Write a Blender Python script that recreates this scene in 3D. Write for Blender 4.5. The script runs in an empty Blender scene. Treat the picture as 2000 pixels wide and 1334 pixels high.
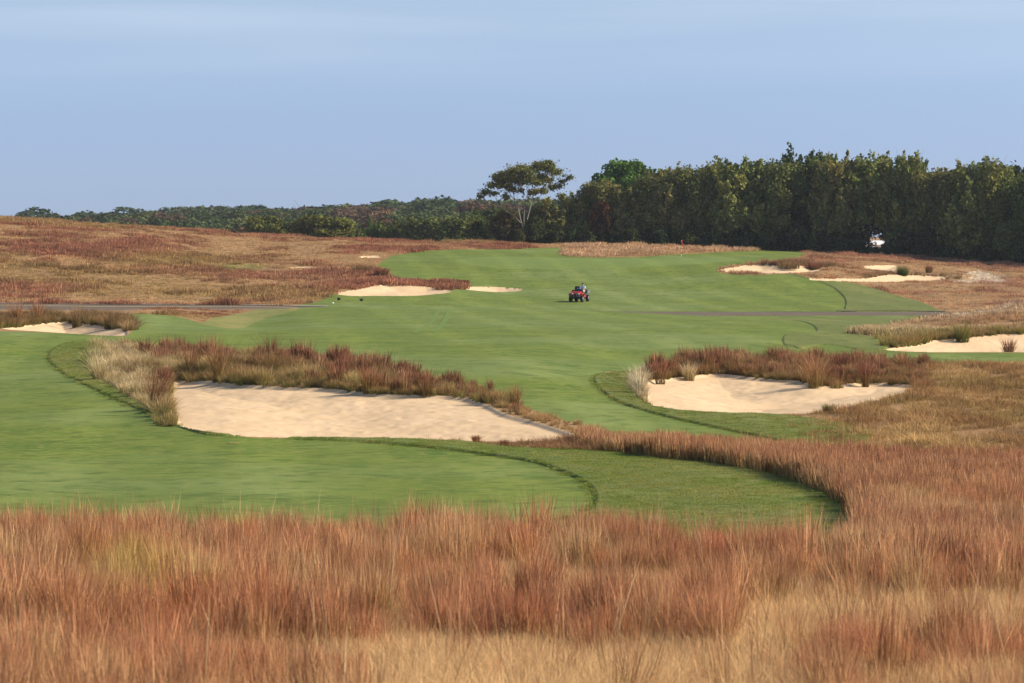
import bpy, bmesh, math, random
import numpy as np
from mathutils import Vector, Matrix, Euler

random.seed(11)
RNG = np.random.default_rng(11)
SC = bpy.context.scene
COL = SC.collection
PI = math.pi

# ------------------------------------------------------------------ camera numbers
F = 5556.0                      # focal length in photo pixels (100 mm lens)
TH = math.atan(247.0 / F)       # camera looks slightly down
CT, ST = math.cos(TH), math.sin(TH)
H = 10.0                        # camera height above the datum


def pix(x, y):
    """photo pixel -> (s = X/Y, m = (Z-H)/Y) of its ray"""
    cx = (np.asarray(x, float) - 1000.0) / F
    cy = (667.0 - np.asarray(y, float)) / F
    den = CT + ST * cy
    return cx / den, (CT * cy - ST) / den


def world_to_pix(X, Y, Z):
    m = (Z - H) / Y
    cy = (m * CT + ST) / (CT - m * ST)
    den = CT + ST * cy
    return 1000 + F * (X / Y) * den, 667 - F * cy


# ------------------------------------------------------------------ numpy noise
def vnoise(x, y, seed=0):
    xi = np.floor(x).astype(np.int64); yi = np.floor(y).astype(np.int64)
    xf = x - xi; yf = y - yi
    u = xf * xf * (3 - 2 * xf); v = yf * yf * (3 - 2 * yf)

    def h(a, b):
        n = (a * 374761393 + b * 668265263 + seed * 1442695041) & 0xFFFFFFFF
        n = ((n ^ (n >> 13)) * 1274126177) & 0xFFFFFFFF
        n = (n ^ (n >> 16)) & 0xFFFFFFFF
        return n / 4294967295.0
    a = h(xi, yi); b = h(xi + 1, yi); c = h(xi, yi + 1); d = h(xi + 1, yi + 1)
    return (a + (b - a) * u) * (1 - v) + (c + (d - c) * u) * v


def fbm(x, y, seed=0, oct=3):
    r = 0; amp = 0.5; tot = 0
    for i in range(oct):
        r = r + amp * vnoise(x * 2 ** i, y * 2 ** i, seed + i * 17); tot += amp; amp *= 0.5
    return r / tot


def smooth(e0, e1, x):
    t = np.clip((x - e0) / (e1 - e0), 0, 1)
    return t * t * (3 - 2 * t)


def pchip(xk, yk, x):
    xk = np.asarray(xk, float); yk = np.asarray(yk, float)
    hk = np.diff(xk); dk = np.diff(yk) / hk
    m = np.zeros(len(xk))
    for i in range(1, len(xk) - 1):
        if dk[i - 1] * dk[i] > 0:
            w1 = 2 * hk[i] + hk[i - 1]; w2 = hk[i] + 2 * hk[i - 1]
            m[i] = (w1 + w2) / (w1 / dk[i - 1] + w2 / dk[i])
    m[0] = dk[0]; m[-1] = dk[-1]
    x = np.clip(x, xk[0], xk[-1])
    i = np.clip(np.searchsorted(xk, x) - 1, 0, len(hk) - 1)
    t = (x - xk[i]) / hk[i]
    return ((2 * t**3 - 3 * t**2 + 1) * yk[i] + (t**3 - 2 * t**2 + t) * hk[i] * m[i]
            + (-2 * t**3 + 3 * t**2) * yk[i + 1] + (t**3 - t**2) * hk[i] * m[i + 1])


# ------------------------------------------------------------------ object helpers
def tag(o, label=None, cat=None, group=None, kind=None):
    if label: o['label'] = label
    if cat: o['category'] = cat
    if group: o['group'] = group
    if kind: o['kind'] = kind
    return o


def empty(name, loc, rz=0.0):
    o = bpy.data.objects.new(name, None); COL.objects.link(o)
    o.location = loc; o.rotation_euler = (0, 0, rz); o.empty_display_size = 0.3
    return o


def link(name, me, mat=None, parent=None, loc=None):
    o = bpy.data.objects.new(name, me); COL.objects.link(o)
    if mat is not None and len(me.materials) == 0: me.materials.append(mat)
    if parent is not None: o.parent = parent
    if loc is not None: o.location = loc
    return o


def mesh_np(name, co, faces, attrs=None, smooth_shade=False, mat=None):
    """co (N,3), faces (M,k) -> mesh"""
    me = bpy.data.meshes.new(name)
    co = np.ascontiguousarray(co, np.float32)
    me.vertices.add(len(co)); me.vertices.foreach_set('co', co.ravel())
    if faces is not None and len(faces):
        faces = np.ascontiguousarray(faces, np.int32); M, k = faces.shape
        me.loops.add(M * k); me.loops.foreach_set('vertex_index', faces.ravel())
        me.polygons.add(M)
        me.polygons.foreach_set('loop_start', np.arange(M, dtype=np.int32) * k)
        if smooth_shade:
            me.polygons.foreach_set('use_smooth', np.ones(M, bool))
    for n, (typ, dat) in (attrs or {}).items():
        a = me.attributes.new(n, typ, 'POINT')
        key = {'FLOAT': 'value', 'INT': 'value', 'FLOAT_COLOR': 'color', 'FLOAT_VECTOR': 'vector'}[typ]
        a.data.foreach_set(key, np.ascontiguousarray(dat, np.int32 if typ == 'INT' else np.float32).ravel())
    me.update(calc_edges=True)
    if mat is not None: me.materials.append(mat)
    return me


class MB:
    """collects simple solids into one mesh"""
    def __init__(self): self.v = []; self.f = []

    def add(self, v, f):
        n = len(self.v); self.v += [tuple(p) for p in v]; self.f += [tuple(i + n for i in q) for q in f]

    def box(self, c, s, rot=None, taper=1.0):
        x, y, z = s[0] / 2, s[1] / 2, s[2] / 2; t = taper
        vs = [(-x, -y, -z), (x, -y, -z), (x, y, -z), (-x, y, -z), (-x * t, -y * t, z), (x * t, -y * t, z), (x * t, y * t, z), (-x * t, y * t, z)]
        R = Euler(rot).to_matrix() if rot else None
        vs = [Vector(p) if R is None else R @ Vector(p) for p in vs]
        self.add([p + Vector(c) for p in vs], [(0, 3, 2, 1), (4, 5, 6, 7), (0, 1, 5, 4), (1, 2, 6, 5), (2, 3, 7, 6), (3, 0, 4, 7)])

    def prism_x(self, prof, x0, x1):
        """profile of (y,z) swept along x"""
        n = len(prof)
        self.add([(x0, y, z) for y, z in prof] + [(x1, y, z) for y, z in prof],
                 [tuple(range(n)), tuple(range(2 * n - 1, n - 1, -1))] + [(i, i + n, (i + 1) % n + n, (i + 1) % n) for i in range(n)])

    def tube(self, pts, radii, n=8, cap=True):
        pts = [Vector(p) for p in pts]
        if not hasattr(radii, '__len__'): radii = [radii] * len(pts)
        base = len(self.v); ref = Vector((0.31, 0.83, 0.46)).normalized()
        for i, p in enumerate(pts):
            d = (pts[min(i + 1, len(pts) - 1)] - pts[max(i - 1, 0)]).normalized()
            a = d.cross(ref)
            if a.length < 1e-3: a = d.cross(Vector((1, 0, 0)))
            a.normalize(); b = d.cross(a)
            for k in range(n):
                t = 2 * PI * k / n
                self.v.append(tuple(p + (a * math.cos(t) + b * math.sin(t)) * radii[i]))
        for i in range(len(pts) - 1):
            for k in range(n):
                a0 = base + i * n + k; a1 = base + i * n + (k + 1) % n
                self.f.append((a0, a1, a1 + n, a0 + n))
        if cap:
            self.f.append(tuple(base + k for k in range(n))[::-1])
            self.f.append(tuple(base + (len(pts) - 1) * n + k for k in range(n)))

    def lathe_x(self, prof, c, n=20):
        """profile of (x, r) turned about the x axis through c"""
        base = len(self.v)
        for x, r in prof:
            for k in range(n):
                t = 2 * PI * k / n
                self.v.append((c[0] + x, c[1] + r * math.cos(t), c[2] + r * math.sin(t)))
        for i in range(len(prof) - 1):
            for k in range(n):
                a0 = base + i * n + k; a1 = base + i * n + (k + 1) % n
                self.f.append((a0, a1, a1 + n, a0 + n))
        self.f.append(tuple(base + k for k in range(n))[::-1])
        self.f.append(tuple(base + (len(prof) - 1) * n + k for k in range(n)))

    def ball(self, c, r, sq=(1, 1, 1), nu=14, nv=9):
        base = len(self.v)
        for j in range(nv + 1):
            ph = -PI / 2 + PI * j / nv
            for k in range(nu):
                t = 2 * PI * k / nu
                self.v.append((c[0] + r * sq[0] * math.cos(ph) * math.cos(t), c[1] + r * sq[1] * math.cos(ph) * math.sin(t), c[2] + r * sq[2] * math.sin(ph)))
        for j in range(nv):
            for k in range(nu):
                a0 = base + j * nu + k; a1 = base + j * nu + (k + 1) % nu
                self.f.append((a0, a1, a1 + nu, a0 + nu))

    def build(self, name, mat, parent=None, bevel=0.0, smooth_shade=False, loc=None):
        me = bpy.data.meshes.new(name); me.from_pydata(self.v, [], self.f); me.update()
        if bevel > 0:
            bm = bmesh.new(); bm.from_mesh(me)
            bmesh.ops.recalc_face_normals(bm, faces=bm.faces)
            ed = [e for e in bm.edges if len(e.link_faces) == 2 and e.calc_face_angle(0) > 0.5]
            bmesh.ops.bevel(bm, geom=ed, offset=bevel, segments=2, affect='EDGES', profile=0.6, clamp_overlap=True)
            bm.to_mesh(me); bm.free()
        if smooth_shade:
            for p in me.polygons: p.use_smooth = True
        return link(name, me, mat, parent, loc)


# ------------------------------------------------------------------ materials
def newmat(name):
    m = bpy.data.materials.new(name); m.use_nodes = True
    nt = m.node_tree; nt.nodes.clear()
    out = nt.nodes.new('ShaderNodeOutputMaterial')
    return m, nt, out


def N(nt, typ, **kw):
    n = nt.nodes.new(typ)
    for k, v in kw.items():
        if k.startswith('_'): setattr(n, k[1:], v)
        else: n.inputs[k.replace('__', ' ')].default_value = v
    return n


def mixc(nt, fac, a, b, mode='MIX'):
    n = nt.nodes.new('ShaderNodeMix'); n.data_type = 'RGBA'; n.blend_type = mode; n.clamp_factor = True
    for s, v in ((0, fac), (6, a), (7, b)):
        if hasattr(v, 'links') or hasattr(v, 'is_linked'): nt.links.new(v, n.inputs[s])
        elif s == 0: n.inputs[0].default_value = v
        else: n.inputs[s].default_value = (*v, 1) if len(v) == 3 else v
    return n.outputs[2]


def ramp(nt, val, pts, interp='LINEAR'):
    r = nt.nodes.new('ShaderNodeValToRGB'); r.color_ramp.interpolation = interp
    el = r.color_ramp.elements
    while len(el) < len(pts): el.new(0.5)
    for e, (p, c) in zip(el, pts):
        e.position = p; e.color = (*c, 1) if hasattr(c, '__len__') else (c, c, c, 1)
    nt.links.new(val, r.inputs[0]); return r.outputs[0]


def noise(nt, vec, scale, detail=3, rough=0.55, dist=0.0):
    n = N(nt, 'ShaderNodeTexNoise', Scale=scale, Detail=detail, Roughness=rough, Distortion=dist)
    if vec is not None: nt.links.new(vec, n.inputs['Vector'])
    return n.outputs[0]


def wpos(nt, scale=(1, 1, 1)):
    g = nt.nodes.new('ShaderNodeNewGeometry')
    mp = N(nt, 'ShaderNodeMapping'); mp.inputs['Scale'].default_value = scale
    nt.links.new(g.outputs['Position'], mp.inputs['Vector']); return mp.outputs[0]


def math_n(nt, op, a, b=None):
    n = nt.nodes.new('ShaderNodeMath'); n.operation = op
    for i, v in enumerate((a, b)):
        if v is None: continue
        if hasattr(v, 'is_linked'): nt.links.new(v, n.inputs[i])
        else: n.inputs[i].default_value = v
    return n.outputs[0]


def principled(nt, out, color, rough=0.9, bump=None, bump_s=0.3, bump_d=0.05, metal=0.0, spec=0.3):
    p = N(nt, 'ShaderNodeBsdfPrincipled', Roughness=rough, Metallic=metal)
    p.inputs['Specular IOR Level'].default_value = spec
    if hasattr(color, 'is_linked'): nt.links.new(color, p.inputs['Base Color'])
    else: p.inputs['Base Color'].default_value = (*color, 1)
    if bump is not None:
        b = N(nt, 'ShaderNodeBump', Strength=bump_s, Distance=bump_d)
        nt.links.new(bump, b.inputs['Height']); nt.links.new(b.outputs[0], p.inputs['Normal'])
    nt.links.new(p.outputs[0], out.inputs[0]); return p


def simple_mat(name, col, rough=0.6, metal=0.0, var=0.12, scale=14.0, spec=0.4):
    m, nt, out = newmat(name)
    tc = nt.nodes.new('ShaderNodeTexCoord')
    n = noise(nt, tc.outputs['Object'], scale, 4)
    c = mixc(nt, n, tuple(x * (1 - var) for x in col), tuple(min(1, x * (1 + var)) for x in col))
    principled(nt, out, c, rough, n, 0.1, 0.01, metal, spec)
    return m
# ------------------------------------------------------------------ terrain: height profile along each line of sight bearing
def R(row, Y): return (row - 420) / F * Y

NEAR = [(6, 2.1), (14, 2.9), (22, 3.62), (30, 4.35), (38, 4.95), (46, 5.5), (52, 5.85), (58, 6.05), (70, 6.32), (80, 6.5)]
FARL = [(450, 9.0), (520, 10.5), (700, 10.5), (1000, 10.0), (1500, 10), (3000, 13), (9000, 18)]
FARR = [(450, 7.0), (520, 8.5), (700, 10.5), (1000, 10.5), (1500, 11), (3000, 13), (9000, 18)]


def prof(rows, far):
    return NEAR + [(Y, R(r, Y)) for Y, r in rows] + far

PROFILES = {
    -900: prof([(100, 784), (120, 719), (145, 650), (160, 636), (190, 622), (228, 603), (246, 590), (252, 586), (280, 538), (310, 490), (340, 452), (365, 428), (380, 421), (400, 421)], FARL),
    0: prof([(100, 784), (120, 719), (145, 650), (160, 638), (170, 629), (190, 623), (228, 605), (246, 592), (252, 588), (280, 545), (310, 502), (340, 466), (365, 439), (380, 431), (400, 431)], FARL),
    250: prof([(100, 775), (120, 712), (150, 650), (165, 639), (180, 624), (205, 613), (228, 607), (246, 595), (252, 590), (280, 552), (310, 515), (340, 480), (365, 453), (380, 444), (400, 444)], FARL),
    500: prof([(92, 790), (100, 757), (107, 728), (120, 698), (150, 655), (180, 638), (200, 625), (228, 605), (246, 596), (252, 592), (280, 565), (310, 535), (340, 503), (365, 474), (380, 460), (400, 460)], FARL),
    640: prof([(92, 792), (100, 757), (107, 728), (120, 698), (150, 653), (190, 622), (215, 605), (227, 598), (234, 607), (242, 603), (248, 596), (262, 581), (280, 562), (300, 545), (330, 512), (350, 490), (372, 472), (380, 468), (400, 468)], FARL),
    750: prof([(92, 792), (100, 758), (107, 730), (120, 698), (150, 652), (190, 621), (215, 604), (227, 597), (234, 608), (242, 603), (248, 596), (262, 580), (280, 557), (300, 540), (330, 513), (350, 495), (372, 478), (380, 474), (400, 474)], FARL),
    1000: prof([(92, 800), (100, 762), (107, 732), (120, 697), (150, 652), (190, 621), (215, 606), (227, 601), (236, 610), (243, 605), (250, 599), (264, 590), (290, 565), (310, 541), (330, 511), (350, 497), (370, 486), (385, 479), (400, 477)], FARR),
    1250: prof([(92, 806), (100, 775), (110, 742), (116, 719), (130, 698), (150, 655), (190, 626), (215, 616), (228, 611), (236, 616), (244, 609), (251, 603), (264, 593), (290, 567), (310, 541), (330, 511), (350, 501), (370, 492), (385, 484), (400, 482)], FARR),
    1500: prof([(92, 808), (100, 778), (110, 745), (116, 720), (130, 700), (150, 660), (190, 629), (215, 621), (236, 617), (244, 609), (255, 602), (290, 568), (312, 532), (330, 512), (350, 500), (370, 495), (385, 492), (400, 490)], FARR),
    1750: prof([(92, 806), (100, 776), (110, 748), (116, 722), (130, 702), (137, 688), (155, 662), (168, 645), (190, 632), (205, 632), (236, 617), (244, 609), (255, 603), (290, 575), (312, 553), (335, 530), (360, 512), (385, 502), (400, 500)], FARR),
    2000: prof([(92, 810), (100, 782), (110, 752), (116, 730), (130, 706), (137, 690), (155, 657), (168, 634), (190, 602), (205, 608), (236, 617), (244, 609), (255, 598), (290, 575), (320, 553), (350, 533), (385, 517), (400, 514)], FARR),
    2900: prof([(92, 812), (100, 784), (110, 754), (116, 735), (130, 706), (137, 690), (155, 650), (168, 618), (190, 580), (205, 588), (236, 612), (244, 606), (255, 596), (290, 575), (320, 556), (350, 538), (385, 525), (400, 522)], FARR),
}
_px = sorted(PROFILES)
_S = np.array([(p - 1000) / F for p in _px])
YT = np.concatenate([np.arange(4, 120, 0.5), np.arange(120, 440, 1.0), np.geomspace(440, 9000, 80)])
_D0 = np.stack([pchip([a for a, b in PROFILES[p]], [b for a, b in PROFILES[p]], YT) for p in _px])
# soften the profiles a little along the distance
k = np.array([1, 2, 3, 2, 1.0]); k /= k.sum()
_Dp = np.pad(_D0, ((0, 0), (2, 2)), 'edge')
_D0 = sum(k[i] * _Dp[:, i:i + _D0.shape[1]] for i in range(5))
ST_ = np.linspace(-0.60, 0.60, 601)
DT = np.empty((len(ST_), len(YT)))
_sc = np.clip(ST_, _S[0], _S[-1])
for j in range(len(YT)):
    DT[:, j] = pchip(_S, _D0[:, j], _sc)
_ker = np.exp(-np.linspace(-2, 2, 17) ** 2); _ker /= _ker.sum()
_Dp = np.pad(DT, ((8, 8), (0, 0)), 'edge')
DT = sum(_ker[i] * _Dp[i:i + DT.shape[0]] for i in range(17))


def base_z(X, Y):
    X = np.asarray(X, float); Y = np.maximum(np.asarray(Y, float), 4.0)
    s = np.clip(X / Y, ST_[0], ST_[-1])
    a = (s - ST_[0]) / (ST_[1] - ST_[0]); i = np.clip(a.astype(int), 0, len(ST_) - 2); a = a - i
    j = np.clip(np.searchsorted(YT, Y) - 1, 0, len(YT) - 2)
    b = np.clip((Y - YT[j]) / (YT[j + 1] - YT[j]), 0, 1)
    d = (DT[i, j] * (1 - a) + DT[i + 1, j] * a) * (1 - b) + (DT[i, j + 1] * (1 - a) + DT[i + 1, j + 1] * a) * b
    return H - d


_YM = np.concatenate([np.arange(8, 120, 0.1), np.arange(120, 430, 0.25)])


def ground_at(x, y, ymin=0.0):
    """photo pixel -> first hit (X, Y) on the smooth ground"""
    s, m = pix(x, y)
    z = base_z(s * _YM, _YM)
    hit = ((z - H) / _YM >= m) & (_YM >= ymin)
    k_ = int(np.argmax(hit)) if hit.any() else len(_YM) - 1
    Y = _YM[k_]
    return float(s * Y), float(Y)


def outline(pts, step=14.0, smooth_it=True):
    """pixel outline -> closed ground-plan polygon (X, Y); points may carry their own distance"""
    P = []
    for p in pts:
        if len(p) == 3: P.append(((p[0] - 1000) / F * p[2], p[2]))
        else: P.append(ground_at(p[0], p[1]))
    P = np.array(P)
    if not smooth_it: return P
    out = []; n = len(P)
    for i in range(n):
        p0, p1, p2, p3 = P[i - 1], P[i], P[(i + 1) % n], P[(i + 2) % n]
        L = np.hypot(*(p2 - p1)); k_ = int(np.clip(L / 0.5, 1, 6))
        if L > 25: out.append(p1); continue
        # centripetal-ish: clamp tangents so that uneven spacing does not overshoot
        t1 = (p2 - p0) / 2; t2 = (p3 - p1) / 2
        for t_, nn in ((t1, np.hypot(*t1)), (t2, np.hypot(*t2))):
            if nn > L: t_ *= L / nn
        for q in range(k_):
            t = q / k_
            out.append((2*t**3 - 3*t**2 + 1) * p1 + (t**3 - 2*t**2 + t) * t1 + (-2*t**3 + 3*t**2) * p2 + (t**3 - t**2) * t2)
    return np.array(out)


def inside(poly, X, Y):
    r = np.zeros(X.shape, bool)
    lo = poly.min(0); hi = poly.max(0)
    w = np.nonzero((X >= lo[0]) & (X <= hi[0]) & (Y >= lo[1]) & (Y <= hi[1]))
    if len(w[0]) == 0: return r
    x = X[w]; y = Y[w]; c = np.zeros(len(x), bool)
    n = len(poly)
    for i in range(n):
        x1, y1 = poly[i]; x2, y2 = poly[(i + 1) % n]
        if y1 == y2: continue
        c ^= ((y1 > y) != (y2 > y)) & (x < (x2 - x1) * (y - y1) / (y2 - y1) + x1)
    r[w] = c
    return r


def edge_dist(poly, X, Y, margin):
    """unsigned distance to outline, only where within margin of its box (else big); also nearest point"""
    d = np.full(X.shape, 1e9); nx = X.copy(); ny = Y.copy()
    lo = poly.min(0) - margin; hi = poly.max(0) + margin
    w = np.nonzero((X >= lo[0]) & (X <= hi[0]) & (Y >= lo[1]) & (Y <= hi[1]))
    if len(w[0]) == 0: return d, nx, ny
    x = X[w]; y = Y[w]; bd = np.full(len(x), 1e18); bx = x.copy(); by = y.copy()
    n = len(poly)
    for i in range(n):
        x1, y1 = poly[i]; x2, y2 = poly[(i + 1) % n]
        ex, ey = x2 - x1, y2 - y1; L = ex * ex + ey * ey + 1e-12
        t = np.clip(((x - x1) * ex + (y - y1) * ey) / L, 0, 1)
        qx = x1 + t * ex; qy = y1 + t * ey
        q = (x - qx) ** 2 + (y - qy) ** 2
        mk = q < bd
        bd[mk] = q[mk]; bx[mk] = qx[mk]; by[mk] = qy[mk]
    d[w] = np.sqrt(bd); nx[w] = bx; ny[w] = by
    return d, nx, ny


# ---- outlines of the mown and sandy areas
LINE1 = [(150, 668), (110, 680), (92, 695), (100, 708), (130, 730), (180, 755), (240, 785), (300, 813), (370, 840), (450, 853), (560, 860), (700, 866), (860, 880), (960, 893), (1040, 905), (1100, 925), (1140, 945), (1158, 965), (1160, 980), (1150, 1000), (1100, 1018), (1000, 1040)]
BAND = [(940, 872), (1000, 880), (1180, 887), (1290, 900), (1400, 911), (1500, 929), (1580, 954), (1640, 986), (1672, 1016), (1676, 1046)]
LINE2 = [(1158, 745), (1165, 760), (1185, 778), (1220, 795), (1300, 815), (1400, 835), (1500, 855), (1560, 868)]

FW1 = outline([(-700, 662), (-300, 652), (0, 645), (120, 650), (235, 657), (254, 650), (262, 640), (250, 626), (252, 614), (300, 615), (350, 621), (400, 631), (470, 640), (520, 622), (550, 610), (575, 600, 222.0), (590, 0, 233.0), (800, 0, 236.5), (1180, 0, 238), (1500, 0, 238), (1840, 0, 237.5), (1830, 626, 212.0), (1740, 636), (1655, 652), (1690, 656), (1735, 668), (1728, 681), (1780, 688), (1860, 691), (1960, 691), (2500, 690), (2500, 706), (2000, 709), (1900, 713), (1810, 718), (1700, 713), (1500, 710), (1390, 710), (1310, 722), (1255, 728), (1200, 730), (1168, 737)]
              + LINE2 + [(1600, 885), (1530, 892), (1400, 881), (1290, 869), (1200, 854), (1130, 834), (1060, 816), (1000, 791), (960, 772), (900, 755), (800, 738), (700, 720), (600, 706), (500, 698), (400, 690), (300, 682), (240, 677), (190, 672)]
              + LINE1 + [(1000, 1066), (800, 1070), (-700, 1075)])
RG1 = outline(LINE1 + [(1000, 1072), (1672, 1085)] + BAND[::-1] + [(900, 868), (800, 863), (650, 860), (500, 857), (400, 850), (345, 834), (310, 815), (270, 785), (225, 755), (190, 735), (167, 715), (160, 695), (175, 682), (190, 675)])
RG2 = outline(LINE2 + [(1620, 885), (1680, 868), (1700, 845), (1640, 826), (1560, 814), (1500, 809), (1400, 808), (1330, 805), (1270, 797), (1256, 790), (1243, 775), (1236, 752), (1245, 735), (1215, 730), (1170, 737)])
RG3 = outline([(1480, 624), (1560, 628), (1590, 640), (1590, 648), (1545, 649), (1529, 656), (1531, 672), (1548, 676), (1562, 681), (1577, 677), (1610, 672), (1645, 676), (1685, 684), (1728, 683), (1735, 668), (1690, 656), (1655, 652), (1740, 636), (1820, 622), (1600, 622)])
RG4 = outline([(1540, 534), (1570, 540), (1600, 551), (1630, 564), (1647, 580), (1651, 595), (1648, 606), (1648, 0, 244.3), (1850, 0, 244.3), (1838, 608), (1790, 588), (1720, 567), (1650, 553), (1590, 548)])
RG5 = outline([(395, 632), (430, 620), (480, 609), (540, 603), (585, 0, 228.0), (560, 612), (520, 622), (470, 640)])
RG6 = outline([(250, 640), (258, 628), (262, 618), (300, 618), (360, 626), (330, 634), (290, 641)])
FW2 = outline([(560, 0, 243), (625, 588), (648, 577), (690, 577), (760, 577), (800, 576), (850, 571), (882, 566), (905, 563), (912, 561), (918, 556), (910, 554), (860, 550), (780, 543), (745, 531), (735, 521), (750, 509), (768, 500), (800, 493), (840, 489), (900, 486.5), (1000, 485), (1040, 483), (1096, 483), (1100, 492), (1110, 501), (1180, 503), (1250, 502), (1320, 497), (1400, 493), (1500, 490.5), (1560, 493), (1590, 499), (1540, 509), (1480, 515), (1430, 520), (1400, 527), (1420, 534), (1480, 536), (1540, 535), (1590, 548), (1650, 553), (1720, 567), (1790, 588), (1838, 608), (1850, 0, 243.2), (1500, 0, 243), (1180, 0, 243), (900, 0, 243.0), (700, 0, 243)])
GREEN = outline([(1000, 524), (1150, 525), (1300, 519), (1400, 513), (1445, 508), (1400, 504), (1250, 505), (1110, 504), (1000, 501), (930, 502), (890, 508), (920, 517)])
ROAD = np.array([((x - 1000) / F * y, y) for x, y in [(-1500, 226), (-300, 228), (250, 229), (520, 231), (800, 234), (1180, 236), (1500, 236.4), (1840, 236.6), (2900, 236.8), (3600, 237),
                                                     (3600, 244.6), (2900, 244.3), (1840, 244), (1500, 244), (1180, 244), (900, 244.2), (700, 245), (520, 246), (250, 246), (-300, 246), (-1500, 246)]])
SANDS = [
    ('large bunker', [(340, 742), (328, 770), (332, 800), (348, 832), (400, 848), (500, 855), (650, 858), (800, 860), (900, 864), (960, 866), (1050, 866), (1130, 858), (1105, 847), (1040, 828), (990, 815), (950, 795), (900, 780), (820, 775), (740, 772), (690, 765), (640, 760), (560, 756), (480, 750), (400, 741)], 0.30, 5.0),
    ('right bunker', [(1255, 752), (1260, 780), (1272, 795), (1330, 803), (1400, 806), (1500, 807), (1590, 805), (1650, 798), (1700, 788), (1750, 775), (1797, 757), (1750, 752), (1700, 750), (1640, 752), (1600, 756), (1560, 746), (1480, 740), (1400, 732), (1340, 738), (1290, 743)], 0.38, 4.5),
    ('bank bunker', [(1730, 682), (1780, 687), (1860, 690), (1960, 690), (2250, 690), (2250, 650), (2000, 655), (1940, 658), (1880, 663), (1830, 665), (1790, 672)], 0.5, 3.0),
    ('tuft bunker', [(-150, 650), (0, 642), (120, 649), (235, 656), (251, 649), (242, 641), (200, 634), (170, 630), (120, 626), (60, 631), (0, 638), (-150, 640)], 0.4, 2.2),
    ('hollow bunker', [(648, 573), (680, 579), (720, 580), (800, 578), (850, 574), (882, 569), (850, 562), (800, 558), (745, 557), (700, 566)], 0.4, 2.5),
    ('sliver bunker', [(905, 564), (960, 569), (1010, 568), (1018, 563), (960, 559), (910, 560)], 0.35, 2.0),
    ('greenside bunker', [(1408, 527), (1430, 531), (1480, 533), (1560, 533), (1605, 527), (1600, 520), (1530, 520), (1480, 517), (1440, 521)], 0.45, 2.5),
    ('ribbon bunker', [(1580, 546), (1630, 551), (1680, 551), (1720, 552), (1770, 551), (1830, 546), (1858, 541), (1790, 537), (1730, 538), (1690, 545), (1640, 545)], 0.35, 2.2),
    ('scrape bunker', [(1680, 522), (1720, 528), (1745, 530), (1754, 523), (1748, 518), (1700, 520)], 0.25, 1.5),
    ('hillside scrape', [(545, 525), (600, 525), (640, 528), (680, 533), (715, 537), (690, 530), (650, 526), (600, 522)], 0.15, 1.2),
    ('dry patch', [(1862, 549), (1888, 546), (1900, 537), (1888, 532), (1905, 528), (1930, 531), (1950, 540), (1964, 549), (1955, 555), (1925, 550), (1900, 553), (1880, 553)], 0.03, 1.0),
    ('verge scrape', [(700, 503), (725, 505), (748, 504), (740, 500), (715, 500)], 0.1, 1.0),
]
SAND_POLY = [outline(p) for _, p, _, _ in SANDS]
ROUGHS = [RG1, RG2, RG3, RG4, RG5]


def zone_of(X, Y):
    X = np.asarray(X, float); Y = np.asarray(Y, float)
    z = np.zeros(X.shape, np.int32)
    z[inside(FW1, X, Y) | inside(FW2, X, Y)] = 1
    z[inside(GREEN, X, Y)] = 3
    for p in ROUGHS: z[inside(p, X, Y)] = 2
    # tall grass in the foreground covers the near end of the mown ground
    z[(Y < fg_edge(X / Y)) ] = 0
    z[inside(RG5, X, Y)] = 5
    z[inside(ROAD, X, Y)] = 4
    for i, p in enumerate(SAND_POLY): z[inside(p, X, Y)] = 10 + i
    return z


def fg_edge(s):
    px = 1000 + F * np.asarray(s, float)
    return np.interp(px, [-2000, 0, 500, 1000, 1300, 1500, 1676, 1720, 3000], [48, 48, 47.2, 46.5, 45.0, 44.2, 44.5, 60, 62]) + 0.9 * (vnoise(px / 130.0, px * 0, 5) - 0.5)


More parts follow.
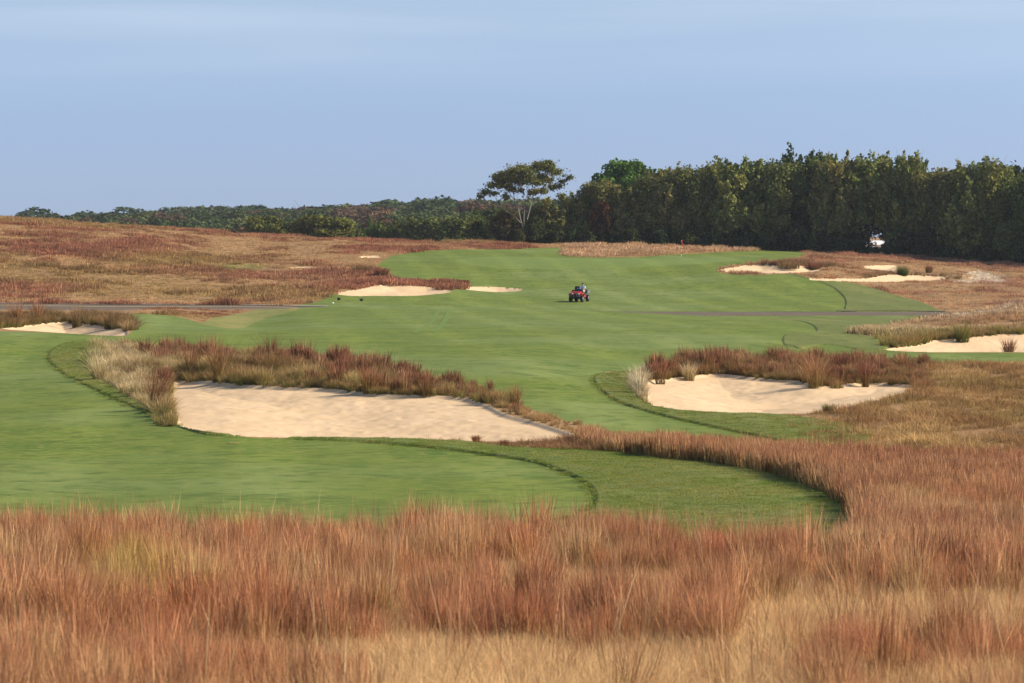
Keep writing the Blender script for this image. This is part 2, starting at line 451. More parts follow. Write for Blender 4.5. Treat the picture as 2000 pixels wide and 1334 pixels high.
def detail_z(X, Y):
    """everything on top of the smooth ground: lumps, first-cut step, bunkers"""
    z0 = np.zeros(X.shape)
    zn = zone_of(X, Y)
    mown = inside(FW1, X, Y) | inside(FW2, X, Y)
    # rough lumps
    lump = (fbm(X / 2.2, Y / 2.2, 3, 3) - 0.5) * 0.32 + (fbm(X / 9.0, Y / 9.0, 8, 2) - 0.5) * 0.7
    gentle = (fbm(X / 14.0, Y / 22.0, 21, 2) - 0.5) * 0.35
    wm = np.zeros(X.shape); wm[zn == 0] = 1.0
    for p in (FW1, FW2) + tuple(ROUGHS):
        d, _, _ = edge_dist(p, X, Y, 4.0)
        wm = np.where(zn == 0, wm * smooth(0.0, 3.5, d), wm)
    for p in SAND_POLY:
        d, _, _ = edge_dist(p, X, Y, 2.0)
        wm = np.where(zn == 0, wm * smooth(0.0, 1.5, d), wm)
    roadw = smooth(0.0, 6.0, np.minimum(np.abs(Y - 226), np.abs(Y - 246))) * ((Y < 226) | (Y > 246))
    roadw = np.where((Y > 150) & (Y < 300), roadw, 1.0)
    z0 += lump * wm * roadw * np.clip(Y / 60.0, 0.35, 1.0)
    z0 += gentle * (1 - wm) * smooth(60, 90, Y) * roadw * (1 - smooth(215, 226, Y) * (1 - smooth(246, 256, Y)))
    # first cut stands higher than the fairway
    for p in ROUGHS[:4]:
        ins = inside(p, X, Y)
        d, _, _ = edge_dist(p, X, Y, 1.0)
        w = 0.09 if p is RG4 else 0.055 if p is RG3 else 0.075
        z0 += np.where(ins, w * smooth(-0.02, 0.10, d), 0)
    # bunkers
    for (nm, _, dep, w), p in zip(SANDS, SAND_POLY):
        ins = inside(p, X, Y)
        d, nx, ny = edge_dist(p, X, Y, 1.0)
        bowl = dep * smooth(0, w, d) + 0.10 * smooth(0.0, 0.22, d)
        rip = (fbm(X / 1.6, Y / 1.6, 31, 3) - 0.5) * 0.13 + (fbm(X / 0.35, Y / 0.35, 33, 2) - 0.5) * 0.05
        z0 += np.where(ins, -bowl + rip * smooth(0.1, 1.2, d), 0)
    # grassy lips behind the two near bunkers and the left one
    for i, hh in ((0, 0.07), (1, 0.12), (3, 0.12), (2, 0.12)):
        p = SAND_POLY[i]
        d, nx, ny = edge_dist(p, X, Y, 4.0)
        back = smooth(0.0, 0.8, (Y - ny) / np.maximum(d, 0.05))
        z0 += np.where(zn == 0, hh * back * smooth(0.2, 1.3, d) * (1 - smooth(1.5, 4.0, d)), 0)
    return z0
# ------------------------------------------------------------------ ground sheets cut from one grid
SG = np.concatenate([np.linspace(-0.62, -0.30, 40, endpoint=False), np.linspace(-0.30, -0.195, 80, endpoint=False),
                     np.linspace(-0.195, 0.195, 1100), np.linspace(0.195, 0.30, 81)[1:], np.linspace(0.30, 0.62, 41)[1:]])
_y = [5.0]
while _y[-1] < 440:
    Y_ = _y[-1]
    if Y_ < 45: d_ = 0.16
    elif Y_ < 125: d_ = 0.14
    elif Y_ < 225: d_ = 0.45
    elif Y_ < 255: d_ = 0.40
    else: d_ = 0.55
    _y.append(Y_ + d_)
YG = np.concatenate([np.array(_y), np.geomspace(445, 1420, 45)])
nS, nY = len(SG), len(YG)
GS, GY = np.meshgrid(SG, YG)              # rows: distance, columns: bearing
GX = GS * GY
dS = np.gradient(SG)[None, :]; dY = np.gradient(YG)[:, None]
SX, SY = GX.copy(), GY.copy()
for p in [FW1, FW2, GREEN] + ROUGHS + SAND_POLY:
    d, nx, ny = edge_dist(p, SX, SY, 0.8)
    near = d < 1.5
    ok = near & (np.abs(nx / ny - SX / SY) < 0.62 * dS) & (np.abs(ny - SY) < 0.62 * dY)
    SX[ok] = nx[ok]; SY[ok] = ny[ok]
GX, GY = SX, SY
GZB = base_z(GX, GY)
GZ = GZB + detail_z(GX, GY)
CX = (GX[:-1, :-1] + GX[1:, :-1] + GX[:-1, 1:] + GX[1:, 1:]) / 4
CY = (GY[:-1, :-1] + GY[1:, :-1] + GY[:-1, 1:] + GY[1:, 1:]) / 4
ZN = zone_of(CX, CY)


def lookup(X, Y):
    """finished ground height and zone at (X, Y)"""
    s = X / Y
    i = np.clip(np.searchsorted(SG, s) - 1, 0, nS - 2); j = np.clip(np.searchsorted(YG, Y) - 1, 0, nY - 2)
    a = np.clip((s - SG[i]) / (SG[i + 1] - SG[i]), 0, 1); b = np.clip((Y - YG[j]) / (YG[j + 1] - YG[j]), 0, 1)
    z = (GZ[j, i] * (1 - a) + GZ[j, i + 1] * a) * (1 - b) + (GZ[j + 1, i] * (1 - a) + GZ[j + 1, i + 1] * a) * b
    return z, ZN[j, i]


def gz(x, y): return float(lookup(np.array([x]), np.array([y]))[0][0])


def on_ground(px, py, ymin=0.0):
    X, Y = ground_at(px, py, ymin)
    return X, Y, gz(X, Y)


def at_dist(px, Y):
    X = (px - 1000) / F * Y
    return X, Y, gz(X, Y)


# ---- ground materials
def mat_native():
    m, nt, out = newmat('dry_native_soil')
    w = wpos(nt)
    a = noise(nt, w, 0.09, 4, 0.6); b = noise(nt, w, 0.8, 4, 0.6); c = noise(nt, w, 6.0, 3)
    c1 = ramp(nt, a, [(0.30, (0.17, 0.075, 0.038)), (0.45, (0.26, 0.135, 0.058)), (0.58, (0.34, 0.20, 0.09)), (0.72, (0.17, 0.13, 0.042))])
    c2 = ramp(nt, b, [(0.3, (0.17, 0.10, 0.05)), (0.55, (0.30, 0.18, 0.09)), (0.75, (0.20, 0.15, 0.06))])
    col = mixc(nt, 0.5, c1, c2)
    col = mixc(nt, math_n(nt, 'MULTIPLY', c, 0.6), col, (0.36, 0.24, 0.12))
    principled(nt, out, col, 0.95, c, 0.5, 0.08, spec=0.1); return m


def mat_fairway(name, base, alt, dew=(0.20, 0.27, 0.14), dewamt=0.75, warm=(0.20, 0.22, 0.05)):
    m, nt, out = newmat(name)
    w = wpos(nt)
    fine = noise(nt, w, 2.6, 4, 0.65); mid = noise(nt, w, 0.33, 4, 0.6); big = noise(nt, w, 0.055, 3, 0.55)
    grit = noise(nt, w, 14.0, 2, 0.6)
    col = mixc(nt, ramp(nt, mid, [(0.35, 0.0), (0.65, 1.0)]), base, alt)
    col = mixc(nt, ramp(nt, fine, [(0.44, 0.0), (0.66, 0.85)]), col, warm)
    dw = ramp(nt, big, [(0.46, 0.0), (0.60, dewamt)])
    dw = math_n(nt, 'MULTIPLY', dw, ramp(nt, mid, [(0.3, 0.35), (0.6, 1.0)]))
    col = mixc(nt, dw, col, dew)
    dk = noise(nt, w, 1.1, 3, 0.6); col = mixc(nt, ramp(nt, dk, [(0.52, 0.0), (0.68, 0.6)]), col, tuple(x * 0.62 for x in base))
    # overlapping mower passes, faint
    sep = nt.nodes.new('ShaderNodeSeparateXYZ'); nt.links.new(w, sep.inputs[0])
    st = math_n(nt, 'SINE', math_n(nt, 'ADD', math_n(nt, 'MULTIPLY', sep.outputs[0], 1.15), math_n(nt, 'MULTIPLY', sep.outputs[1], 0.12)))
    stf = ramp(nt, st, [(0.0, 0.25), (0.9, 0.0)])
    col = mixc(nt, stf, col, tuple(x * 0.72 for x in base))
    gcol = mixc(nt, grit, (0.72, 0.72, 0.72), (1.28, 1.28, 1.28))
    col = mixc(nt, 0.8, col, gcol, 'MULTIPLY')
    p = principled(nt, out, col, 0.85, fine, 0.35, 0.03, spec=0.2)
    return m


def mat_sand():
    m, nt, out = newmat('bunker_sand')
    w = wpos(nt); ws = wpos(nt, (0.5, 2.2, 1))
    a = noise(nt, w, 0.5, 4, 0.6); b = noise(nt, ws, 1.6, 5, 0.7); g = noise(nt, w, 18.0, 3, 0.7)
    col = ramp(nt, a, [(0.3, (0.625, 0.445, 0.26)), (0.7, (0.695, 0.505, 0.312))])
    col = mixc(nt, ramp(nt, b, [(0.60, 0.0), (0.78, 0.5)]), col, (0.42, 0.30, 0.18))
    col = mixc(nt, ramp(nt, g, [(0.35, 0.35), (0.55, 0.0)]), col, (0.46, 0.33, 0.20))
    h = math_n(nt, 'ADD', b, math_n(nt, 'MULTIPLY', g, 0.35))
    principled(nt, out, col, 0.95, h, 0.35, 0.05, spec=0.15); return m


def mat_road():
    m, nt, out = newmat('worn_asphalt')
    w = wpos(nt)
    a = noise(nt, w, 0.4, 4); g = noise(nt, w, 12.0, 3)
    col = ramp(nt, a, [(0.3, (0.125, 0.090, 0.057)), (0.7, (0.165, 0.120, 0.076))])
    col = mixc(nt, ramp(nt, g, [(0.4, 0.3), (0.6, 0.0)]), col, (0.07, 0.065, 0.06))
    principled(nt, out, col, 0.9, g, 0.3, 0.01); return m


M_NATIVE = mat_native()
M_FAIR = mat_fairway('mown_fairway', (0.084, 0.140, 0.011), (0.162, 0.212, 0.023), dew=(0.21, 0.26, 0.09), dewamt=0.55, warm=(0.22, 0.235, 0.045))
M_ROUGH = mat_fairway('first_cut_turf', (0.095, 0.142, 0.020), (0.145, 0.175, 0.034), dew=(0.22, 0.205, 0.07), dewamt=0.45, warm=(0.24, 0.205, 0.06))
M_DRY = mat_fairway('dry_mown_slope', (0.14, 0.180, 0.028), (0.235, 0.225, 0.052), dew=(0.32, 0.26, 0.08), dewamt=0.5, warm=(0.34, 0.27, 0.11))
M_GREEN = mat_fairway('putting_green_turf', (0.135, 0.205, 0.034), (0.175, 0.240, 0.044), dewamt=0.15)
M_SAND = mat_sand()
M_ROAD = mat_road()


def cut(name, mask, mat):
    j, i = np.nonzero(mask)
    idx = np.stack([j * nS + i, j * nS + i + 1, (j + 1) * nS + i + 1, (j + 1) * nS + i], 1)
    u, inv = np.unique(idx.ravel(), return_inverse=True)
    co = np.stack([GX.ravel()[u], GY.ravel()[u], GZ.ravel()[u]], 1)
    o = link(name, mesh_np(name, co, inv.reshape(-1, 4), smooth_shade=True), mat)
    tag(o, kind='structure'); return o


tag(cut('ground', ZN == 0, M_NATIVE), 'dry brown native ground between the mown areas', 'ground')
tag(cut('fairway', ZN == 1, M_FAIR), 'bright green mown fairway winding between the bunkers', 'fairway')
tag(cut('rough', ZN == 2, M_ROUGH), 'slightly longer olive green first cut beside the fairway', 'rough')
tag(cut('slope', ZN == 5, M_DRY), 'dry straw-coloured mown slope left of the near fairway crest', 'slope')
tag(cut('putting_green', ZN == 3, M_GREEN), 'yellowish green putting green around the red flag', 'putting green')
tag(cut('road', ZN == 4, M_ROAD), 'grey asphalt road crossing the course behind the near fairway', 'road')
SAND_LABEL = ['large pale sand bunker in front with tall grass along its back', 'pale sand bunker with reddish grass lip beside the short brown rough',
              'sand bunker under the grassy mound at the right edge', 'narrow sand bunker at the left edge below dark tufts',
              'bright sand bunker beside the two black tee markers', 'thin sliver of sand bunker left of the red cart',
              'sand bunker with shaded lip just right of the putting green', 'long ribbon of sand in brown grass below the round green shrub',
              'small pale sand scrape above the round green shrub', 'thin line of bare sand on the left hillside', 'pale bare patch with dry twigs in the brown grass at the far right', 'tiny bare sand strip at the top of the left bank']
for q in range(len(SANDS)):
    if (ZN == 10 + q).any():
        tag(cut('sand_bunker', ZN == 10 + q, M_SAND), SAND_LABEL[q], 'bunker')


# ---- road paint and verge: thin sheets just above the asphalt
def strip(name, ys, w, mat, x0, x1, dz):
    xs = np.linspace(x0, x1, 260)
    co = []; fc = []
    for x in xs:
        pxx = x
        y = np.interp(pxx, [a for a, _ in ys], [b for _, b in ys])
        for k_ in (-0.5, 0.5):
            yy = y + k_ * w; X = (pxx - 1000) / F * y
            co.append((X, yy, gz(X, yy) + dz))
    fc = [(2 * i, 2 * i + 2, 2 * i + 3, 2 * i + 1) for i in range(len(xs) - 1)]
    return tag(link(name, mesh_np(name, np.array(co), np.array(fc)), mat), kind='structure')


M_YEL = simple_mat('faded_yellow_paint', (0.55, 0.40, 0.16), 0.8)
M_GRAV = simple_mat('pale_verge_gravel', (0.33, 0.28, 0.235), 0.95, scale=3)
strip('road_marking', [(-1500, 238), (250, 239.5), (520, 240.2), (800, 240.5)], 0.8, M_YEL, -700, 700, 0.03)
strip('road_verge', [(-1500, 246.3), (250, 246.3), (520, 246.3), (700, 245.4)], 1.0, M_GRAV, -700, 640, 0.05)
strip('road_verge', [(1000, 244.4), (1840, 244.3), (2900, 244.5)], 0.3, M_ROAD, 1150, 1860, 0.05)


# ---- a pair of tyre tracks where a mower turned on the near fairway
M_TRACK = simple_mat('pressed_turf', (0.116, 0.182, 0.021), 0.9, scale=2)
for pts_ in ([(808, 648), (826, 640), (842, 628), (852, 615), (858, 603)], [(843, 646), (856, 638), (868, 626), (874, 614), (878, 604)]):
    P_ = [ground_at(x, y) for x, y in pts_]; xs = pchip([p[1] for p in P_], [p[0] for p in P_], np.linspace(P_[0][1], P_[-1][1], 80)); ys = np.linspace(P_[0][1], P_[-1][1], 80)
    co = []
    for x, y in zip(xs, ys):
        for k_ in (-0.17, 0.17): co.append((x + k_, y, gz(x + k_, y) + 0.02))
    tag(link('tyre_track', mesh_np('tyre_track', np.array(co), np.array([(2 * i, 2 * i + 1, 2 * i + 3, 2 * i + 2) for i in range(79)])), M_TRACK), kind='structure')
# ------------------------------------------------------------------ grass
def mat_grass(name, cbase=None, ctip=None):
    """colours come with each scattered clump (cbase, ctip) or are fixed"""
    m, nt, out = newmat(name)
    if cbase is None:
        a = N(nt, 'ShaderNodeAttribute', _attribute_type='INSTANCER', _attribute_name='cbase').outputs['Color']
        b = N(nt, 'ShaderNodeAttribute', _attribute_type='INSTANCER', _attribute_name='ctip').outputs['Color']
    else: a, b = cbase, ctip
    h = N(nt, 'ShaderNodeAttribute', _attribute_name='h').outputs['Fac']
    r = N(nt, 'ShaderNodeAttribute', _attribute_name='rnd').outputs['Fac']
    col = mixc(nt, ramp(nt, h, [(0.05, 0.0), (0.75, 1.0)]), a, b)
    col = mixc(nt, 1.0, col, ramp(nt, r, [(0.0, (0.55, 0.52, 0.50)), (0.5, (0.95, 0.95, 0.95)), (0.80, (1.20, 1.24, 1.22)), (1.0, (1.65, 1.85, 1.85))]), 'MULTIPLY')
    d = N(nt, 'ShaderNodeBsdfDiffuse'); t = N(nt, 'ShaderNodeBsdfTranslucent')
    nt.links.new(col, d.inputs[0]); nt.links.new(col, t.inputs[0])
    mx = N(nt, 'ShaderNodeMixShader', Fac=0.32)
    nt.links.new(d.outputs[0], mx.inputs[1]); nt.links.new(t.outputs[0], mx.inputs[2]); nt.links.new(mx.outputs[0], out.inputs[0])
    return m


M_GRASS = mat_grass('dry_grass_blades')


def clump(name, n, rad, hgt, width, lean=0.25, droop=0.3, hvar=0.45, seed=0, mat=None, wind=(0, 0), seedhead=0.0, levels=4, fan=0.5):
    """one clump: n tapering blades, 4 cross sections each"""
    g = np.random.default_rng(seed)
    ang = g.uniform(0, 2 * PI, n); rr = rad * np.sqrt(g.uniform(0, 1, n))
    bx, by = rr * np.cos(ang), rr * np.sin(ang)
    hh = hgt * (1 - hvar * g.uniform(0, 1, n) ** 1.3)
    la = ang + g.normal(0, 0.9, n)
    ll = lean * hh * np.abs(g.normal(0.5, 0.6, n)) * (fan + (1 - fan) * rr / max(rad, 1e-6))
    fx = g.uniform(0, PI, n)                              # facing of the flat side
    w = width * g.uniform(0.6, 1.25, n)
    T = np.linspace(0, 1, levels)
    co = np.empty((n, levels, 2, 3)); 
    for i, t in enumerate(T):
        off = ll * (t ** 1.6) * (1 + droop * t)
        cx = bx + np.cos(la) * off + wind[0] * hh * t ** 1.8; cy = by + np.sin(la) * off + wind[1] * hh * t ** 1.8
        cz = hh * t * (1 - 0.25 * droop * t * np.minimum(1, ll / hh * 1.5)) - 0.04
        ww = w * (1 - 0.75 * t ** 1.5)
        if seedhead and 0.55 < t < 0.95: ww = w * (1 + seedhead)
        if i == levels - 1: ww = w * 0.12
        co[:, i, 0] = np.stack([cx - np.cos(fx) * ww / 2, cy - np.sin(fx) * ww / 2, cz], 1)
        co[:, i, 1] = np.stack([cx + np.cos(fx) * ww / 2, cy + np.sin(fx) * ww / 2, cz], 1)
    b = (np.arange(n) * levels * 2)[:, None, None]
    q = np.array([[2 * i, 2 * i + 1, 2 * i + 3, 2 * i + 2] for i in range(levels - 1)])[None]
    faces = (b + q).reshape(-1, 4)
    hA = np.repeat(np.tile(T, n), 2) * np.repeat(np.clip(hh / hgt, 0.5, 1), levels * 2)
    rA = np.repeat(g.uniform(0, 1, n), levels * 2)
    return mesh_np(name, co.reshape(-1, 3), faces, {'h': ('FLOAT', hA), 'rnd': ('FLOAT', rA)}, mat=mat or M_GRASS)


def proto(me):
    return bpy.data.objects.new(me.name, me)          # a source for the scattering below, not itself in the scene


def scatter(name, label, cat, X, Y, protos, scl, cbase, ctip, idx=None, zoff=0.0, tilt=0.06):
    """one stuff object: clumps from protos planted at (X, Y)"""
    n = len(X)
    Z, _ = lookup(X, Y)
    rot = np.stack([RNG.normal(0, tilt, n), RNG.normal(0, tilt, n), RNG.uniform(0, 2 * PI, n)], 1)
    if idx is None: idx = RNG.integers(0, len(protos), n)
    c4 = lambda c: np.concatenate([np.broadcast_to(c, (n, 3)), np.ones((n, 1))], 1)
    x0, y0, z0 = float(X.mean()), float(Y.mean()), float(Z.mean())
    me = mesh_np(name, np.stack([X - x0, Y - y0, Z + zoff - z0], 1), None, {
        'rot': ('FLOAT_VECTOR', rot), 'scl': ('FLOAT_VECTOR', scl if np.ndim(scl) == 2 else np.repeat(np.asarray(scl)[:, None], 3, 1)),
        'idx': ('INT', idx), 'cbase': ('FLOAT_COLOR', c4(cbase)), 'ctip': ('FLOAT_COLOR', c4(ctip))}, mat=M_GRASS)
    o = link(name, me); o.location = (x0, y0, z0)
    ng = bpy.data.node_groups.new(name, 'GeometryNodeTree')
    ng.interface.new_socket('Geometry', in_out='INPUT', socket_type='NodeSocketGeometry')
    ng.interface.new_socket('Geometry', in_out='OUTPUT', socket_type='NodeSocketGeometry')
    nd = ng.nodes.new; L = ng.links.new
    gi, go = nd('NodeGroupInput'), nd('NodeGroupOutput')
    join = nd('GeometryNodeJoinGeometry')
    for p in reversed(protos):
        oi = nd('GeometryNodeObjectInfo'); oi.inputs['Object'].default_value = p; oi.inputs['As Instance'].default_value = False
        gt = nd('GeometryNodeGeometryToInstance'); L(oi.outputs['Geometry'], gt.inputs[0]); L(gt.outputs[0], join.inputs[0])
    ip = nd('GeometryNodeInstanceOnPoints'); ip.inputs['Pick Instance'].default_value = True
    L(gi.outputs[0], ip.inputs['Points']); L(join.outputs[0], ip.inputs['Instance'])

    def att(nm, typ):
        a = nd('GeometryNodeInputNamedAttribute'); a.data_type = typ; a.inputs['Name'].default_value = nm; return a.outputs['Attribute']
    L(att('idx', 'INT'), ip.inputs['Instance Index'])
    er = nd('FunctionNodeEulerToRotation'); L(att('rot', 'FLOAT_VECTOR'), er.inputs[0]); L(er.outputs[0], ip.inputs['Rotation'])
    L(att('scl', 'FLOAT_VECTOR'), ip.inputs['Scale']); L(ip.outputs[0], go.inputs[0])
    md = o.modifiers.new('scatter', 'NODES'); md.node_group = ng
    return tag(o, label, cat, kind='stuff')


def sample_fan(n, s0, s1, y0, y1):
    """n points spread evenly over a fan of ground"""
    Y = np.sqrt(RNG.uniform(y0 ** 2, y1 ** 2, n)); return RNG.uniform(s0, s1, n) * Y, Y


def sample_poly(poly, dens, cap=400000):
    lo, hi = poly.min(0), poly.max(0); n = int(min(cap, dens * (hi - lo).prod()))
    X = RNG.uniform(lo[0], hi[0], n); Y = RNG.uniform(lo[1], hi[1], n)
    k_ = inside(poly, X, Y) & (np.abs(X / Y) < 0.27); return X[k_], Y[k_]


def tussock(X, Y, cell, seed=0):
    """group points into tussocks: per point distance to its tussock's middle (in cells), three random numbers of the tussock, and the way out"""
    gi = np.floor(X / cell).astype(np.int64); gj = np.floor(Y / cell).astype(np.int64)
    best = np.full(X.shape, 1e9); R_ = np.zeros((3,) + X.shape); dx_ = np.zeros(X.shape); dy_ = np.zeros(X.shape)
    for a in (-1, 0, 1):
        for b in (-1, 0, 1):
            i, j = gi + a, gj + b
            r = [vnoise(i.astype(float) + 0.0, j.astype(float) + 0.0, seed + 7 * q) for q in range(5)]
            cx = (i + 0.15 + 0.7 * r[0]) * cell; cy = (j + 0.15 + 0.7 * r[1]) * cell
            d = np.hypot(X - cx, Y - cy); m = d < best
            best[m] = d[m]; dx_[m] = (X - cx)[m]; dy_[m] = (Y - cy)[m]
            for q in range(3): R_[q][m] = r[2 + q][m]
    return best / cell, R_, np.arctan2(dy_, dx_)


def lerp(a, b, t): return np.asarray(a) * (1 - t[:, None]) + np.asarray(b) * t[:, None]


def rnd_var(n, s=0.15): return (1 + RNG.normal(0, s, (n, 1)))


RED = (0.45, 0.192, 0.106); RED2 = (0.30, 0.11, 0.065); RUST = (0.57, 0.300, 0.150); TAN = (0.62, 0.40, 0.20); BLOND = (0.62, 0.46, 0.27)
OLIVE = (0.20, 0.175, 0.055); GREENB = (0.13, 0.16, 0.04); STRAW = (0.54, 0.35, 0.16); DARKB = (0.12, 0.075, 0.035); PINK = (0.40, 0.195, 0.13)

# near clumps
P_RED = [proto(clump('bluestem_clump', 74, 0.11, 0.80, 0.0046, 0.22, 0.25, 0.5, 100 + i, seedhead=0.25)) for i in range(6)]
P_TAN = [proto(clump('low_clump', 90, 0.20, 0.34, 0.0046, 0.55, 0.7, 0.6, 120 + i)) for i in range(5)]
# middle-distance clumps
P_MRED = [proto(clump('band_clump', 40, 0.16, 0.72, 0.014, 0.22, 0.25, 0.5, 140 + i, seedhead=0.2)) for i in range(6)]
P_MLOW = [proto(clump('short_clump', 40, 0.26, 0.30, 0.016, 0.7, 0.8, 0.6, 160 + i)) for i in range(5)]
P_BUNK = [proto(clump('bunker_clump', 80, 0.20, 0.62, 0.016, 0.55, 0.6, 0.55, 180 + i)) for i in range(6)]
# far clumps
P_FAR = [proto(clump('hill_clump', 30, 0.45, 0.46, 0.045, 0.5, 0.5, 0.6, 200 + i)) for i in range(5)]
P_TURF = [proto(clump('turf_tile', 90, 0.24, 0.085, 0.011, 0.5, 0.5, 0.6, 220 + i)) for i in range(4)]

# --- foreground tall fescue
X, Y = sample_fan(32500, -0.35, 0.35, 13, 62)
k_ = Y < fg_edge(X / Y) - 0.1
k_ &= ~((X / Y > 0.122) & (Y > 47) & (RNG.uniform(0, 1, len(X)) < 0.0))
X, Y = X[k_], Y[k_]
n = len(X); px = 1000 + F * X / Y
dens = fbm(X / 1.7, Y / 1.9, 41, 3)
# open tan patches low in the picture to the right of the middle
open_ = smooth(0.46, 0.58, dens + 0.26 * smooth(680, 860, px) * (1 - smooth(1450, 1650, px)) * (1 - smooth(23.5, 27, Y)) + 0.20 * smooth(1400, 1620, px) * smooth(23, 25, Y) * (1 - smooth(29, 33, Y)) + 0.07 * smooth(1100, 1300, px) * (1 - smooth(28, 34, Y)) - 0.10 * (1 - smooth(100, 700, px)) - 0.10 * smooth(36, 44, Y))
d_, R_, _a = tussock(X, Y, 0.62, 53); core = 1 - smooth(0.15, 0.62, d_)
open_ = np.maximum(open_, smooth(1440, 1640, px + (Y - 28) * 25) * smooth(22.5, 24.5, Y) * (1 - smooth(31, 35, Y + (fbm(X / 1.2, Y / 1.2, 44, 2) - 0.5) * 6)) * 0.97)
keep = RNG.uniform(0, 1, n) > np.maximum(open_ * 0.985, 0.45 * (1 - core))
t1 = np.clip(fbm(X / 2.6, Y / 2.6, 43, 3) * 1.6 - 0.3 + RNG.normal(0, 0.16, n), 0, 1)
ct = lerp(RED, RUST, t1)
ct = ct * (0.72 + 0.55 * R_[0])[:, None] * (1 - (R_[1] < 0.25)[:, None] * np.array((0.06, 0.20, 0.22))); t2 = np.clip((fbm(X / 1.2, Y / 1.2, 47, 2) - 0.55) * 5, 0, 1)
ct = ct * (1 - t2[:, None]) + np.asarray(TAN) * t2[:, None]
cb = lerp(STRAW, OLIVE, np.clip(RNG.uniform(-0.6, 1.0, n) + (fbm(X / 1.5, Y / 1.5, 50, 2) - 0.5), 0, 1))
# yellow-green knot of grass left of the middle
gk = np.exp(-(((px - 255) / 105) ** 2 + ((Y - 33) / 4.5) ** 2))[:, None]
ct = ct * (1 - 0.75 * gk) + np.array((0.60, 0.42, 0.13)) * 0.75 * gk; cb = cb * (1 - gk) + np.array((0.27, 0.28, 0.06)) * gk
hs = 0.72 + 0.36 * fbm(X / 3.2, Y / 3.2, 53, 2) + RNG.normal(0, 0.09, n)
hs *= (0.74 + 0.38 * core) * (0.72 + 0.5 * R_[2]) * np.where(Y < 24, 0.80, 1.0) * (1 - 0.22 * smooth(1200, 1330, px) * (1 - smooth(1650, 1720, px)) * smooth(40, 44, Y))
sc3 = np.stack([hs * 1.05, hs * 1.05, hs], 1)
scatter('fescue_grass', 'tall rust red fescue filling the foreground', 'grass', X[keep], Y[keep], P_RED, sc3[keep], (cb * rnd_var(n))[keep], (ct * rnd_var(n))[keep], tilt=0.10)
# --- single taller stalks standing out of it
P_STALK = [proto(clump('tall_stalk', 5, 0.10, 1.12, 0.0046, 0.30, 0.3, 0.35, 115 + i, seedhead=0.5)) for i in range(5)]
X, Y = sample_fan(3600, -0.30, 0.30, 16, 50); k_ = (Y < fg_edge(X / Y) - 0.1); X, Y = X[k_], Y[k_]; n = len(X); t_ = RNG.uniform(0, 1, n)
k_ = RNG.uniform(0, 1, n) < 0.15 + 0.85 * smooth(36, 46, Y); X, Y, t_ = X[k_], Y[k_], t_[k_]; n = len(X)
scatter('tall_stalks', 'scattered taller stalks standing above the foreground fescue', 'grass', X, Y, P_STALK, 0.75 + 0.3 * RNG.uniform(0, 1, n), lerp(STRAW, OLIVE, RNG.uniform(0, 1, n)), lerp((0.40, 0.17, 0.10), (0.66, 0.46, 0.26), t_ ** 2), tilt=0.16)
# --- pale undergrowth beneath it
X, Y = sample_fan(23500, -0.35, 0.35, 12, 50)
k_ = Y < fg_edge(X / Y) - 0.2; X, Y = X[k_], Y[k_]; n = len(X)
t = np.clip(fbm(X / 2.1, Y / 2.1, 61, 3) * 1.4 - 0.2, 0, 1)
scatter('undergrowth_grass', 'pale tan matted grass under the foreground fescue', 'grass', X, Y, P_TAN, 0.75 + 0.5 * RNG.uniform(0, 1, n), lerp((0.56, 0.36, 0.17), (0.38, 0.24, 0.11), t) * rnd_var(n), lerp((0.78, 0.53, 0.27), (0.66, 0.40, 0.20), t) * rnd_var(n))

# --- the reddish band between the near first cut and the right bunker, running on to the right edge
BANDP = outline([(1120, 868), (1180, 887), (1290, 900), (1400, 911), (1500, 929), (1580, 954), (1640, 986), (1672, 1016), (1676, 1046), (1690, 1140), (2500, 1150), (2500, 912), (2000, 914), (1850, 909), (1700, 904), (1530, 897), (1400, 892), (1290, 883), (1200, 874), (1150, 864)])
X, Y = sample_poly(BANDP, 26); k_ = (lookup(X, Y)[1] == 0); X, Y = X[k_], Y[k_]; n = len(X); px = 1000 + F * X / Y
t1 = np.clip(fbm(X / 2.5, Y / 4, 71, 3) * 1.6 - 0.3 + RNG.normal(0, 0.15, n), 0, 1)
ct = lerp((0.42, 0.188, 0.102), (0.54, 0.305, 0.155), t1)
cb = lerp((0.50, 0.34, 0.155), (0.28, 0.255, 0.085), RNG.uniform(0, 1, n))
yk = np.exp(-(((px - 1790) / 45) ** 2 + ((Y - 56) / 2.0) ** 2))[:, None]
ct = ct * (1 - 0.7 * yk) + np.array((0.50, 0.38, 0.14)) * 0.7 * yk
hs = (0.78 + 0.40 * fbm(X / 3, Y / 3, 73, 2) + RNG.normal(0, 0.08, n)) * (0.70 + 0.30 * smooth(1130, 1330, px))
scatter('fescue_band', 'reddish tall fescue band curving in front of the right bunker', 'grass', X, Y, P_MRED, hs, cb * rnd_var(n), ct * rnd_var(n), tilt=0.09)

